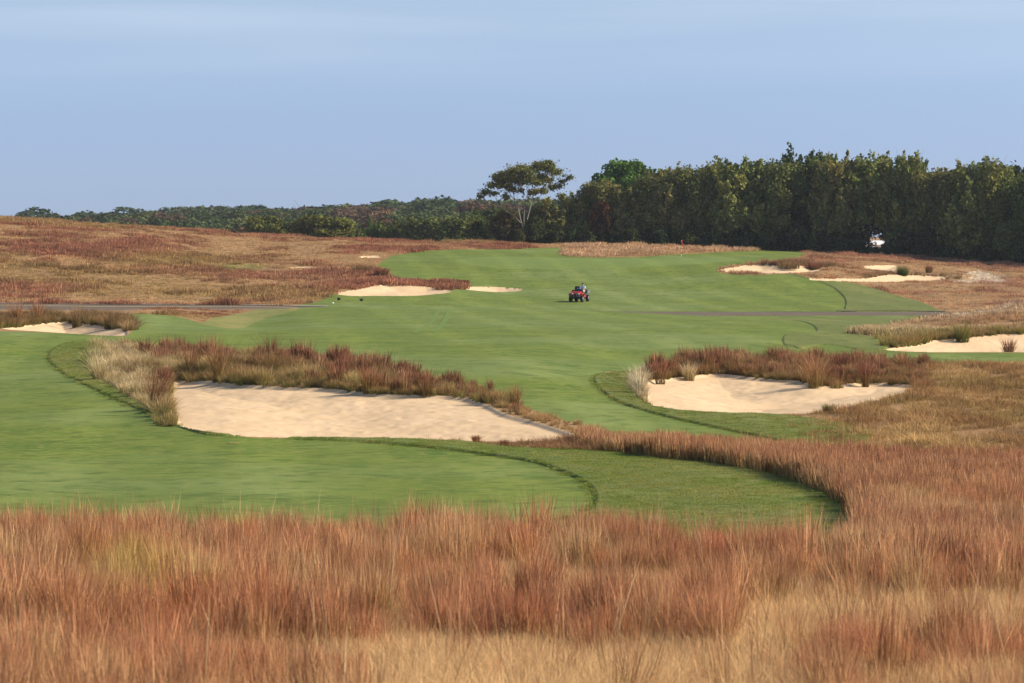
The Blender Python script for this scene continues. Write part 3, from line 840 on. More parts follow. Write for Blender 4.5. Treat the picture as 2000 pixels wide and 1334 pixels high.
# --- grass along the back of the large bunker and down its right tail
B1P = outline([(165, 700), (190, 674), (300, 683), (400, 690), (500, 698), (600, 706), (700, 720), (800, 738), (900, 755), (960, 772), (1000, 791), (1060, 816), (1130, 834), (1200, 854), (1290, 869), (1400, 881), (1400, 892), (1290, 884), (1180, 886), (1100, 870), (1130, 858), (1105, 846), (1040, 827), (990, 814), (950, 794), (900, 779), (820, 774), (740, 771), (640, 759), (560, 755), (480, 749), (400, 740), (340, 740), (328, 765), (330, 800), (346, 834), (310, 815), (270, 785), (225, 755), (190, 735)])
X, Y = sample_poly(B1P, 38); k_ = (lookup(X, Y)[1] == 0); X, Y = X[k_], Y[k_]; n = len(X); px, py = world_to_pix(X, Y, base_z(X, Y))
tt = np.clip(fbm(X / 1.1, Y / 2.0, 81, 3) * 2.2 - 0.6, 0, 1)
ct = lerp((0.46, 0.33, 0.14), (0.31, 0.17, 0.08), tt); cb = lerp((0.17, 0.19, 0.05), (0.30, 0.25, 0.09), RNG.uniform(0, 1, n))
bl = (1 - smooth(230, 420, px))[:, None] * (0.25 + 0.75 * np.clip(fbm(X / 0.8, Y / 1.2, 83, 2) * 2 - 0.4, 0, 1))[:, None]
ct = ct * (1 - bl) + np.array((0.66, 0.50, 0.29)) * bl; cb = cb * (1 - 0.6 * bl) + np.array((0.36, 0.29, 0.13)) * 0.6 * bl
tail = smooth(960, 1040, px)[:, None]
ct = ct * (1 - tail) + np.array((0.46, 0.285, 0.135)) * tail; cb = cb * (1 - tail) + np.array((0.34, 0.22, 0.095)) * tail
gr = np.exp(-(((px - 165) / 22) ** 2))[:, None]; ct = ct * (1 - gr) + np.array((0.16, 0.24, 0.05)) * gr
hs = (0.28 + 0.85 * fbm(X / 0.9, Y / 0.9, 85, 3) ** 1.3 + RNG.normal(0, 0.12, n)) * (1 - 0.40 * smooth(780, 960, px)) * (1 - 0.25 * tail[:, 0])
hs *= 1 - 0.25 * (1 - smooth(250, 330, px)) * smooth(735, 800, py)
d_, R_, _a = tussock(X, Y, 0.85, 7)
core = 1 - smooth(0.18, 0.62, d_)
rel_ = (py - np.interp(px, [300, 500, 700, 900], [682, 698, 720, 755])) / (np.interp(px, [340, 560, 740, 900], [740, 756, 772, 782]) - np.interp(px, [300, 500, 700, 900], [682, 698, 720, 755]))
rus = ((R_[0] < np.where(rel_ < 0.42, 0.50, np.where(px > 640, 0.26, 0.10))) & (px > 300) & (px < 1010)); brn = ((R_[0] > 0.80) & (px > 250) & (px < 1000))
ct = np.where(rus[:, None], lerp((0.27, 0.115, 0.07), (0.38, 0.20, 0.11), R_[1]), np.where(brn[:, None], lerp((0.26, 0.16, 0.075), (0.34, 0.22, 0.10), R_[1]), ct * (0.75 + 0.5 * R_[1])[:, None]))
cb = np.where(rus[:, None], np.array((0.18, 0.14, 0.05)), cb * (0.7 + 0.6 * R_[2])[:, None])
hs = hs * (0.50 + 0.70 * core) * (0.66 + 0.6 * R_[2]) * np.where(rus, 1.22, 1.0)
k_ = RNG.uniform(0, 1, n) < 0.20 + 0.70 * core
idx_ = np.where(rus, 6 + RNG.integers(0, 6, n), RNG.integers(0, 6, n))
scatter('bunker_grass', 'tan and olive grass bank along the back of the large bunker', 'grass', X[k_], Y[k_], P_BUNK + P_MRED, np.clip(hs, 0.2, 2)[k_], (cb * rnd_var(n))[k_], (ct * rnd_var(n))[k_], idx=idx_[k_])

# --- lip of the right bunker
B2P = outline([(1244, 775), (1236, 752), (1246, 735), (1256, 728), (1310, 721), (1390, 709), (1500, 710), (1700, 713), (1812, 720), (1812, 752), (1796, 756), (1750, 751), (1700, 749), (1640, 751), (1600, 755), (1560, 745), (1480, 739), (1400, 731), (1340, 737), (1290, 742), (1255, 751), (1259, 780), (1270, 796), (1256, 790)])
X, Y = sample_poly(B2P, 40); k_ = (lookup(X, Y)[1] == 0); X, Y = X[k_], Y[k_]; n = len(X); px = 1000 + F * X / Y
tt = np.clip(fbm(X / 1.0, Y / 2.0, 91, 3) * 2.2 - 0.6, 0, 1)
ct = lerp((0.33, 0.165, 0.085), (0.42, 0.27, 0.125), tt); cb = lerp((0.17, 0.16, 0.05), (0.27, 0.19, 0.075), RNG.uniform(0, 1, n))
bl = (1 - smooth(1255, 1300, px))[:, None]; ct = ct * (1 - bl) + np.array((0.58, 0.46, 0.28)) * bl
hs = (0.32 + 0.75 * fbm(X / 0.9, Y / 0.9, 95, 3) ** 1.2 + RNG.normal(0, 0.12, n)) * (0.85 + 0.15 * smooth(1250, 1400, px))
hs *= 1 - 0.35 * smooth(1660, 1800, px)
d_, R_, _a = tussock(X, Y, 0.85, 19)
core = 1 - smooth(0.18, 0.62, d_)
rus = (R_[0] < 0.42) & (px > 1270)
ct = np.where(rus[:, None], lerp((0.27, 0.115, 0.068), (0.37, 0.18, 0.10), R_[1]), ct * (0.72 + 0.5 * R_[1])[:, None]); cb = cb * (0.7 + 0.6 * R_[2])[:, None]
hs = hs * (0.50 + 0.70 * core) * (0.68 + 0.6 * R_[2]) * np.where(rus, 1.15, 1.0)
k_ = RNG.uniform(0, 1, n) < 0.20 + 0.70 * core
idx_ = np.where(rus, 6 + RNG.integers(0, 6, n), RNG.integers(0, 6, n))
scatter('bunker_grass', 'dark rusty grass bank behind the right bunker', 'grass', X[k_], Y[k_], P_BUNK + P_MRED, np.clip(hs, 0.2, 2)[k_], (cb * rnd_var(n))[k_], (ct * rnd_var(n))[k_], idx=idx_[k_])


def skirt(q, label, ctA, ctB, cbA, cbB, h0, h1, per=9.0, out=0.5, cond=None, protos=None):
    """ragged grass overhanging the back edge of bunker q"""
    p = SAND_POLY[q]; c = p.mean(0); P_ = []
    for i in range(len(p)):
        a, b = p[i], p[(i + 1) % len(p)]; L = float(np.hypot(*(b - a)))
        t = np.array([b[1] - a[1], a[0] - b[0]]) / (L + 1e-9)
        if np.dot(t, (a + b) / 2 - c) < 0: t = -t
        for k_ in range(int(L * per + RNG.uniform())): P_.append(a + (b - a) * RNG.uniform() + t * RNG.uniform(-0.06, out))
    P_ = np.array(P_); X, Y = P_[:, 0], P_[:, 1]
    px, py = world_to_pix(X, Y, base_z(X, Y)); k_ = cond(px, py) & (np.abs(X / Y) < 0.23); X, Y, px, py = X[k_], Y[k_], px[k_], py[k_]; n = len(X)
    tt = np.clip(fbm(X / 0.9, Y / 1.5, 151 + q, 2) * 2.4 - 0.7, 0, 1)
    hs = h0 + (h1 - h0) * fbm(X / 0.7, Y / 0.7, 153 + q, 2) + RNG.normal(0, 0.08, n)
    scatter('bunker_grass', label, 'grass', X, Y, protos or P_BUNK, np.clip(hs, 0.15, 2), lerp(cbA, cbB, RNG.uniform(0, 1, n)) * rnd_var(n), lerp(ctA, ctB, tt) * rnd_var(n))


skirt(0, 'olive fringe of grass right at the back edge of the large bunker', (0.34, 0.27, 0.10), (0.36, 0.20, 0.09), (0.13, 0.16, 0.04), (0.26, 0.22, 0.08), 0.22, 0.80, 9, 0.6, lambda px, py: ((py < 745 + (px - 340) * 0.105) & (px < 960)) | ((px < 345) & (py < 835)))
skirt(1, 'rusty fringe of grass right at the back edge of the right bunker', (0.34, 0.165, 0.08), (0.36, 0.23, 0.10), (0.14, 0.13, 0.04), (0.24, 0.18, 0.07), 0.28, 0.90, 9, 0.6, lambda px, py: (py < 765) & (px > 1290))
skirt(2, 'olive fringe of grass above the sand at the right edge', (0.33, 0.26, 0.085), (0.36, 0.22, 0.10), (0.14, 0.14, 0.04), (0.2, 0.18, 0.05), 0.5, 1.3, 8, 0.9, lambda px, py: py < 676)
skirt(3, 'dark fringe of grass at the back edge of the narrow left bunker', (0.30, 0.20, 0.085), (0.26, 0.14, 0.065), (0.11, 0.12, 0.04), (0.18, 0.15, 0.05), 0.4, 1.3, 8, 0.9, lambda px, py: (py < 639) & (px < 246))
skirt(6, 'brown grass brow along the shaded lip of the bunker right of the putting green', (0.33, 0.19, 0.10), (0.27, 0.13, 0.075), (0.16, 0.13, 0.05), (0.2, 0.15, 0.06), 0.7, 1.9, 5, 1.6, lambda px, py: (py < 525) & (px > 1490))
skirt(7, 'short brown grass along the back of the long ribbon of sand', (0.36, 0.22, 0.12), (0.27, 0.14, 0.08), (0.16, 0.13, 0.05), (0.2, 0.15, 0.06), 0.3, 1.2, 4, 1.2, lambda px, py: (py < 545) & (px > 1690))

# --- short shaggy brown rough right of that bunker
SBP = outline([(1480, 845), (1510, 815), (1590, 806), (1650, 800), (1700, 790), (1755, 776), (1800, 757), (1812, 722), (1900, 714), (2500, 708), (2500, 905), (2000, 912), (1850, 906), (1700, 901), (1580, 892)])
X, Y = sample_poly(SBP, 15); zz = lookup(X, Y)[1]; n = len(X); px, py = world_to_pix(X, Y, base_z(X, Y))
fade = smooth(1480, 1720, px + (830 - py) * 0.3)
k_ = ((zz == 0) | ((zz == 2) & (RNG.uniform(0, 1, n) < fade * 0.8))); X, Y, px, py = X[k_], Y[k_], px[k_], py[k_]; n = len(X)
tt = np.clip(fbm(X / 1.8, Y / 3.5, 101, 3) * 2.4 - 0.7, 0, 1); t2 = np.clip(fbm(X / 4, Y / 6, 103, 2) * 2.4 - 0.75, 0, 1)
ct = lerp((0.54, 0.345, 0.155), (0.32, 0.16, 0.078), tt); ct = ct * (1 - 0.5 * t2[:, None]) + np.array((0.34, 0.27, 0.09)) * 0.3 * t2[:, None]
cb = lerp((0.28, 0.20, 0.078), (0.42, 0.28, 0.125), RNG.uniform(0, 1, n))
hs = (0.38 + 0.75 * fbm(X / 1.2, Y / 1.2, 105, 3) ** 1.3 + RNG.normal(0, 0.08, n)) * (0.55 + 0.45 * smooth(1520, 1700, px))
d_, R_, _a = tussock(X, Y, 0.95, 31); core = 1 - smooth(0.15, 0.60, d_); hs = hs * (0.6 + 0.65 * core) * (0.7 + 0.6 * R_[1]); ct = ct * (0.90 + 0.5 * R_[2])[:, None]; cb = cb * 1.1
scatter('shaggy_rough', 'short shaggy brown grass spreading right of the right bunker', 'grass', X, Y, P_MLOW, np.clip(hs, 0.15, 1.6) * 1.2, cb * rnd_var(n), ct * rnd_var(n))

# --- thin dry fringe along the front of the large bunker
FRP = outline([(800, 862), (900, 866), (960, 868), (1050, 868), (1120, 862), (1180, 886), (1000, 879), (900, 868)])
X, Y = sample_poly(FRP, 22); k_ = lookup(X, Y)[1] < 3; X, Y = X[k_], Y[k_]; n = len(X); px = 1000 + F * X / Y
scatter('fringe_grass', 'thin dry fringe along the front lip of the large bunker', 'grass', X, Y, P_MLOW, 0.35 + 0.4 * RNG.uniform(0, 1, n) + 0.4 * smooth(1000, 1150, px), lerp((0.28, 0.19, 0.085), GREENB, RNG.uniform(0, 1, n)), lerp((0.45, 0.25, 0.13), (0.30, 0.14, 0.08), RNG.uniform(0, 1, n)))

# --- first cut turf: short upright blades, nearest strips only
tX, tY = [], []
for poly, dn in ((RG1, 13), (RG2, 12)):
    x, y = sample_poly(poly, dn * 1.6); kk = lookup(x, y)[1] == 2; tX.append(x[kk]); tY.append(y[kk])
X = np.concatenate(tX); Y = np.concatenate(tY); n = len(X)
tt = np.clip(fbm(X / 1.5, Y / 2.5, 111, 3) * 2.2 - 0.6, 0, 1)
ct = lerp((0.21, 0.275, 0.05), (0.34, 0.32, 0.095), tt); cb = lerp((0.13, 0.185, 0.03), (0.22, 0.22, 0.06), tt)
scatter('first_cut_grass', 'short upright turf blades on the near first cut', 'grass', X, Y, P_TURF, np.stack([np.full(n, 1.0), np.full(n, 1.0), 0.45 + 0.25 * RNG.uniform(0, 1, n)], 1), cb * rnd_var(n, 0.08), ct * rnd_var(n, 0.08), tilt=0.02)

# --- left tuft bunker bank, road verge
TBP = outline([(-300, 640), (0, 639), (60, 630), (120, 625), (170, 629), (205, 633), (244, 640), (252, 648), (262, 640), (252, 622), (240, 616), (150, 612), (-300, 612)])
X, Y = sample_poly(TBP, 7); k_ = (lookup(X, Y)[1] == 0) & (Y < 182); X, Y = X[k_], Y[k_]; n = len(X)
tt = np.clip(fbm(X / 1.5, Y / 3, 121, 2) * 2.2 - 0.6, 0, 1)
scatter('bunker_grass', 'dark tufted grass behind the narrow left bunker', 'grass', X, Y, P_BUNK, np.clip(0.35 + 0.95 * fbm(X / 1.4, Y / 2.0, 123, 2) + RNG.normal(0, 0.1, n), 0.3, 2)[:, None] * np.array([1.4, 1.4, 1.0]), lerp(GREENB, (0.24, 0.18, 0.07), tt), lerp((0.22, 0.125, 0.06), (0.36, 0.23, 0.11), tt) * rnd_var(n))

# --- far left hillside and everything native beyond 165 m
X, Y = sample_fan(150000, -0.225, 0.23, 165, 398)
Zv, zz = lookup(X, Y)
k_ = (zz == 0)
X, Y, Zv = X[k_], Y[k_], Zv[k_]; px, py = world_to_pix(X, Y, Zv)
left = px < 1050
# thin out where the ground hides behind a rise
keep = RNG.uniform(0, 1, len(X)) < np.where(left, 0.95, 0.75)
keep &= ~((Y < 236) & (px < 1500))
keep |= ((Y > 186) & (Y < 227) & (px > 262) & (px < 560)) & (RNG.uniform(0, 1, len(X)) < 0.95)
keep |= ((Y > 188) & (Y < 205) & (px > 262) & (px < 480) & (RNG.uniform(0, 1, len(X)) < 0.9))
keep &= ~((Y > 225) & (Y < 256) & (px > 640) & (px < 1180))
X, Y, px, py, left = X[keep], Y[keep], px[keep], py[keep], left[keep]; n = len(X)
a = fbm(X / 16, Y / 11, 131, 3); b = fbm(X / 5, Y / 5, 133, 3); c = fbm(X / 30, Y / 18, 135, 2)
ra = smooth(0.40, 0.58, a * 0.6 + b * 0.4)
ct = lerp((0.52, 0.325, 0.165), (0.345, 0.150, 0.092), ra)
gr = (smooth(0.55, 0.68, c) * 0.55)[:, None]; ct = ct * (1 - gr) + np.array((0.36, 0.265, 0.10)) * gr
# olive middle of the hillside and the fresh green streak
hl = (np.exp(-(((px - 340) / 150) ** 2 + ((py - 510) / 16) ** 2)) * 0.6)[:, None]; ct = ct * (1 - hl) + np.array((0.34, 0.28, 0.085)) * hl
gs = np.exp(-(((px - 475) / 42) ** 2 + ((py - 524) / 6.0) ** 2))[:, None]; ct = ct * (1 - gs) + np.array((0.28, 0.34, 0.09)) * gs
ct = np.where(left[:, None], ct, ct * 0.45 + lerp((0.60, 0.37, 0.21), (0.46, 0.24, 0.15), smooth(0.42, 0.6, b)) * 0.55)
pale = ((px > 1095) & (px < 1500) & (Y > 340))[:, None] * smooth(0.40, 0.6, b)[:, None] * 0.7
ct = ct * (1 - pale) + np.array((0.60, 0.41, 0.24)) * pale
mound = ((Y < 226) & (px > 1600))[:, None]
mt = smooth(1650, 1850, px)
ct = np.where(mound, lerp((0.66, 0.49, 0.28), (0.42, 0.25, 0.135), np.clip(mt * 0.8 + (b - 0.5) * 1.5, 0, 1)), ct)
wp = np.exp(-(((px - 1912) / 42) ** 2 + ((py - 543) / 9) ** 2)) + np.exp(-(((px - 1900) / 75) ** 2 + ((py - 612 + (px - 1900) * 0.10) / 6) ** 2)) * 0.8
wpf = (np.clip(wp * 1.3, 0, 1) * (RNG.uniform(0, 1, n) < 0.75))[:, None]
ct = ct * (1 - wpf) + np.array((0.78, 0.68, 0.54)) * wpf
d_, R_, _a = tussock(X, Y, 2.3, 43); core = 1 - smooth(0.15, 0.60, d_); ct = ct * (0.80 + 0.4 * R_[1])[:, None]
ct = ct * 1.14
cb = ct * 0.68 + np.array((0.05, 0.042, 0.012))
hs = (0.32 + 1.05 * ra * b / 0.5 * 0.6 + RNG.normal(0, 0.12, n)) * np.where(left, 1.0, 0.80)
hs *= (0.70 + 0.45 * core) * (0.65 + 0.7 * R_[0])
hs *= np.where((px > 1095) & (px < 1500) & (Y > 340), 1.35, 1.0) * np.where(mound[:, 0], 0.85, 1.0) * np.where((Y < 229) & (px < 600), np.where(Y < 203, 0.7, 0.32), 1.0)
hs = np.where(wpf[:, 0] > 0.4, hs * 0.5, hs)
LS = [(left & (Y > 228), 'hillside_grass', 'reddish brown grass covering the left hillside'),
      (~left & (Y > 228), 'meadow_grass', 'brown and tan grass between the far green and the dark trees'),
      ((Y <= 228) & (px > 1000), 'mound_grass', 'pale tan grass on the mound at the right edge'),
      ((Y <= 228) & (px <= 1000), 'hollow_grass', 'reddish grass in the hollow before the road')]
for mk, nm, lb in LS:
    if mk.sum(): scatter(nm, lb, 'grass', X[mk], Y[mk], P_FAR, np.clip(hs[mk], 0.12 if nm == 'hollow_grass' else 0.25, 2)[:, None] * np.array([1.15, 1.15, 1.0]), (cb * rnd_var(n))[mk], (ct * rnd_var(n, 0.20))[mk])
# --- dry twiggy litter over the pale bare patch at the far right
DP = SAND_POLY[[q for q, t_ in enumerate(SANDS) if t_[0] == 'dry patch'][0]]
X, Y = sample_poly(DP, 3.2); n = len(X); t_ = RNG.uniform(0, 1, n)
scatter('dry_litter', 'dry pale twigs and grass littering the bare patch at the far right', 'grass', X, Y, P_FAR, 0.25 + 0.45 * RNG.uniform(0, 1, n), lerp((0.62, 0.54, 0.44), (0.40, 0.29, 0.19), t_ ** 2), lerp((0.80, 0.74, 0.64), (0.52, 0.38, 0.26), t_ ** 2))
# --- mound nearer part behind its bunker
MNP = outline([(1655, 653), (1690, 657), (1735, 668), (1735, 680), (1790, 671), (1830, 664), (1880, 662), (1940, 657), (2000, 654), (2500, 648), (2500, 590), (2000, 603), (1900, 611), (1830, 626), (1740, 637)])
X, Y = sample_poly(MNP, 5); k_ = (lookup(X, Y)[1] == 0) & (Y <= 166); X, Y = X[k_], Y[k_]; n = len(X); px, py = world_to_pix(X, Y, base_z(X, Y))
tt = np.clip(smooth(640, 668, py) * 0.8 + (fbm(X / 3, Y / 3, 141, 2) - 0.5), 0, 1)
ct = lerp((0.66, 0.49, 0.28), (0.32, 0.26, 0.085), tt); dk = smooth(1800, 1960, px)[:, None] * 0.6; ct = ct * (1 - dk) + np.array((0.36, 0.21, 0.10)) * dk
scatter('mound_grass', 'mixed pale and olive grass above the sand at the right edge', 'grass', X, Y, P_FAR, np.clip(0.25 + 1.3 * fbm(X / 2, Y / 2, 143, 2) ** 1.3, 0.3, 2)[:, None] * np.array([1.0, 1.0, 0.95]), ct * 0.6, ct * rnd_var(n, 0.2))

# ------------------------------------------------------------------ single tufts that stand out
TM = {}
for key, cb_, ct_ in (('red', (0.18, 0.13, 0.05), (0.27, 0.105, 0.065)), ('rust', (0.24, 0.18, 0.06), (0.38, 0.175, 0.09)), ('blond', (0.40, 0.31, 0.14), (0.68, 0.52, 0.30)),
                      ('brown', (0.16, 0.13, 0.05), (0.29, 0.165, 0.08)), ('green', (0.06, 0.09, 0.02), (0.13, 0.16, 0.04)), ('olive', (0.09, 0.11, 0.025), (0.26, 0.21, 0.075)), ('white', (0.5, 0.42, 0.27), (0.70, 0.60, 0.42))):
    TM[key] = mat_grass('tuft_blades_' + key, cb_, ct_)
TUFTS = [  # photo x, y of the base, height in photo px, spread px, colour, label, lean
    (283, 694, 40, 26, 'red', 'dark red tuft at the top of the bank above the pale grass', 0),
    (428, 742, 78, 30, 'rust', 'tall rusty tuft rising mid-bank behind the sand, broadest there', 0),
    (528, 722, 66, 26, 'red', 'dark purple-red tuft standing highest above the bank, against the fairway', 0),
    (375, 735, 50, 24, 'rust', 'loose rusty tuft beside the broadest rusty one, nearer the pale grass', 0),
    (672, 742, 56, 26, 'red', 'dark red tuft at the middle of the bank above the olive grass', 0),
    (745, 762, 56, 12, 'brown', 'thin upright brown tuft between two red ones on the bank', 0),
    (720, 770, 52, 30, 'rust', 'orange-red tuft leaning over the sand edge', 0),
    (832, 776, 54, 30, 'red', 'wide red-brown tuft over the back edge of the sand', 0),
    (945, 792, 36, 18, 'brown', 'small brown tuft near the dark crumbled sand edge', 0),
    (1005, 800, 42, 24, 'rust', 'last rusty tuft of the bank, next to the pale tail of grass', 0),
    (305, 800, 78, 36, 'red', 'tall purple-red tuft leaning over the left end of the sand', 0.18),
    (318, 822, 34, 26, 'olive', 'low green tuft at the foot of the tall purple-red one', 0.1),
    (195, 740, 52, 40, 'blond', 'bright blond tuft nearest the first cut at the left end of the bank', -0.1),
    (265, 775, 46, 26, 'blond', 'smaller blond tuft below the bright one, above the dark lip', 0),
    (930, 868, 16, 16, 'rust', 'tiny rusty tuft on the front lip of the large bunker', 0),
    (985, 876, 16, 14, 'rust', 'tiny rusty tuft on the front lip close to the tip of the sand', 0),
    (1290, 748, 52, 26, 'red', 'dark red tuft like a spiky crown beside the pale tufts', 0),
    (1346, 740, 36, 30, 'blond', 'blond fan-shaped tuft on the lip next to the dark red spiky one', 0.1),
    (1250, 776, 54, 20, 'white', 'whitish drooping tuft at the left end of the right bunker', -0.1),
    (1590, 756, 64, 40, 'rust', 'big rusty tuft bulging into the sand of the right bunker', 0),
    (1690, 752, 50, 18, 'red', 'upright red tuft on the lip right of the bulging one', 0),
    (1640, 735, 44, 26, 'red', 'dark tuft silhouetted against the fairway behind the bulging one', 0),
    (1555, 728, 42, 22, 'brown', 'brown tuft on the back lip left of the bulging one', 0),
    (1425, 732, 34, 22, 'brown', 'brown tuft at the highest sand of the right bunker', 0),
    (1765, 735, 36, 22, 'rust', 'rusty tuft at the end of the right bunker lip', 0),
    (1620, 806, 18, 34, 'olive', 'low olive mound of grass jutting into the right bunker front', 0),
    (1970, 688, 32, 26, 'red', 'spiky red tuft in front of the sand at the right edge', 0),
    (1880, 664, 40, 34, 'olive', 'rounded olive tuft above the sand at the right edge', 0),
    (1745, 678, 14, 18, 'olive', 'lowest olive tuft at the tip of the sand near the right edge', 0),
    (1800, 670, 24, 24, 'olive', 'olive tuft between the lowest and the rounded ones near the right edge', 0),
    (32, 634, 44, 20, 'rust', 'leftmost rusty tuft behind the narrow left bunker', 0),
    (75, 629, 40, 20, 'rust', 'second rusty tuft from the left behind the narrow left bunker', 0),
    (150, 630, 40, 26, 'brown', 'dark brown tuft in the middle behind the narrow left bunker', 0),
    (215, 637, 36, 32, 'brown', 'shaggy brown tuft hanging over the end of the narrow left bunker', 0.1),
    (1764, 537, 17, 26, 'green', 'round green shrub-like tuft between two sand scrapes', 0),
    (1815, 534, 14, 16, 'rust', 'small rusty tuft beside the round green one', 0),
    (705, 534, 20, 44, 'brown', 'dark tuft patch on the bank left of the far fairway', 0),
    (745, 540, 16, 34, 'red', 'red-brown tuft patch where the left bank meets the far fairway', 0),
    (905, 556, 10, 26, 'red', 'dark red tuft on the ridge above the thin sliver of sand', 0),
    (1540, 521, 13, 60, 'brown', 'brown grass brow shading the bunker right of the putting green', 0),
    (1590, 522, 13, 40, 'red', 'reddish grass brow at the end of the bunker right of the putting green', 0),
]
for i, (tx, ty, hp, wp_, key, lb, ln) in enumerate(TUFTS):
    X_, Y_, Z_ = on_ground(tx, ty)
    sc_ = Y_ / F
    hm, wm_ = hp * sc_, wp_ * sc_
    nb = int(np.clip(190 * wm_ / max(hm, 0.1) * 1.3, 130, 560))
    wd = max(0.010, 0.55 * sc_ * 1.0 * 2000 / 1024 * 0.62)
    me = clump('grass_tuft', nb, wm_ * 0.36, hm * 1.22, wd, 0.42, 0.35, 0.5, 300 + i, mat=TM[key], wind=(ln, 0), seedhead=0.2 if key in ('red', 'rust') else 0)
    o = link('grass_tuft', me, loc=(X_, Y_, Z_)); tag(o, lb, 'grass tuft', 'single tufts around the bunkers')
# ------------------------------------------------------------------ trees
def mat_leaf(name, src):
    m, nt, out = newmat(name)
    if src == 'object': a = nt.nodes.new('ShaderNodeObjectInfo').outputs['Color']
    else: a = N(nt, 'ShaderNodeAttribute', _attribute_type='INSTANCER', _attribute_name='ctip').outputs['Color']
    r = N(nt, 'ShaderNodeAttribute', _attribute_name='rnd').outputs['Fac']
    s = N(nt, 'ShaderNodeAttribute', _attribute_name='spray').outputs['Fac']
    col = mixc(nt, 1.0, a, ramp(nt, r, [(0.0, (0.60, 0.62, 0.60)), (0.6, (1, 1, 1)), (1.0, (1.5, 1.45, 1.3))]), 'MULTIPLY')
    col = mixc(nt, 1.0, col, ramp(nt, s, [(0.0, (0.78, 0.88, 0.86)), (0.5, (1, 1, 1)), (1.0, (1.25, 1.10, 0.92))]), 'MULTIPLY')
    d = N(nt, 'ShaderNodeBsdfDiffuse'); t = N(nt, 'ShaderNodeBsdfTranslucent')
    nt.links.new(col, d.inputs[0]); nt.links.new(col, t.inputs[0])
    mx = N(nt, 'ShaderNodeMixShader', Fac=0.22)
    nt.links.new(d.outputs[0], mx.inputs[1]); nt.links.new(t.outputs[0], mx.inputs[2]); nt.links.new(mx.outputs[0], out.inputs[0])
    return m


M_LEAF = mat_leaf('tree_leaves', 'object'); M_LEAFI = mat_leaf('distant_leaves', 'inst')
M_BARK = simple_mat('grey_brown_bark', (0.10, 0.075, 0.055), 0.95, var=0.3, scale=6)
M_PALEBARK = simple_mat('pale_bark', (0.28, 0.245, 0.20), 0.9, var=0.25, scale=3)


def leaves_mesh(name, P, D, size, g, spray, mat, up=0.35):
    """leaf-clump faces at points P, facing outward D, one irregular quad each"""
    n = len(P)
    nrm = D * 0.7 + g.normal(0, 0.75, (n, 3)) + np.array([0, 0, up]); nrm /= np.linalg.norm(nrm, axis=1)[:, None] + 1e-9
    r = g.normal(0, 1, (n, 3)); u = np.cross(nrm, r); u /= np.linalg.norm(u, axis=1)[:, None] + 1e-9; v = np.cross(nrm, u)
    sz = (size * g.uniform(0.55, 1.35, n))[:, None]
    k1, k2, k3 = (g.uniform(0.35, 0.75, (n, 1)) for _ in range(3))
    co = np.stack([P - u * sz * 0.7, P - v * sz * k1 + u * sz * (k3 - 0.55) * 0.6, P + u * sz * 0.7 + nrm * sz * 0.15, P + v * sz * k2], 1).reshape(-1, 3)
    f = np.arange(4 * n).reshape(-1, 4)
    return mesh_np(name, co, f, {'rnd': ('FLOAT', np.repeat(g.uniform(0, 1, n), 4)), 'spray': ('FLOAT', np.repeat(spray, 4))}, mat=mat)


def sprays_crown(name, seed, hgt=12.0, rad=3.6, base=0.5, nsp=95, per=95, size=0.34, mat=None, upward=1.0, top=1.0, fat=0.42, squash=1.0):
    """feathery crown: many leafy sprays growing up and out from the trunk"""
    g = np.random.default_rng(seed)
    P, D, S = [], [], []
    for i in range(nsp):
        t = g.uniform(0, 1) ** 0.85
        z0 = base + (hgt * 0.80 - base) * t
        rr = rad * (0.55 + 0.65 * math.sin(PI * min(1, 0.12 + 0.80 * t)) ** 0.9) * (1 - 0.28 * max(0, t - 0.6) / 0.4)
        a = g.uniform(0, 2 * PI); r0 = rr * math.sqrt(g.uniform(0.12, 1.0)) * 0.78
        p0 = np.array([r0 * math.cos(a), r0 * math.sin(a), z0])
        d = np.array([math.cos(a) * (0.75 - 0.35 * t), math.sin(a) * (0.75 - 0.35 * t), upward * (0.35 + 0.95 * t)]) + g.normal(0, 0.18, 3)
        d /= np.linalg.norm(d); L = hgt * g.uniform(0.13, 0.26) * (1.05 if t > 0.6 else 0.9) * (1.45 if t > 0.72 and g.uniform() < 0.12 else 1)
        k_ = int(per * g.uniform(0.6, 1.3)); q = g.uniform(0, 1, k_) ** 0.8
        w = rad * fat * (0.55 * (1 - q) + 0.10) 
        pts = p0 + d * (L * q)[:, None] + g.normal(0, 1, (k_, 3)) * (w * 0.62)[:, None]
        pts[:, 2] = np.maximum(pts[:, 2], 0.15)
        P.append(pts); D.append(np.repeat((d * 0.4 + np.array([math.cos(a), math.sin(a), 0.5]) * 0.8)[None], k_, 0)); S.append(np.full(k_, g.uniform(0, 1)))
    P = np.concatenate(P); P[:, 2] *= squash
    return leaves_mesh(name, P, np.concatenate(D), size, g, np.concatenate(S), mat or M_LEAF)


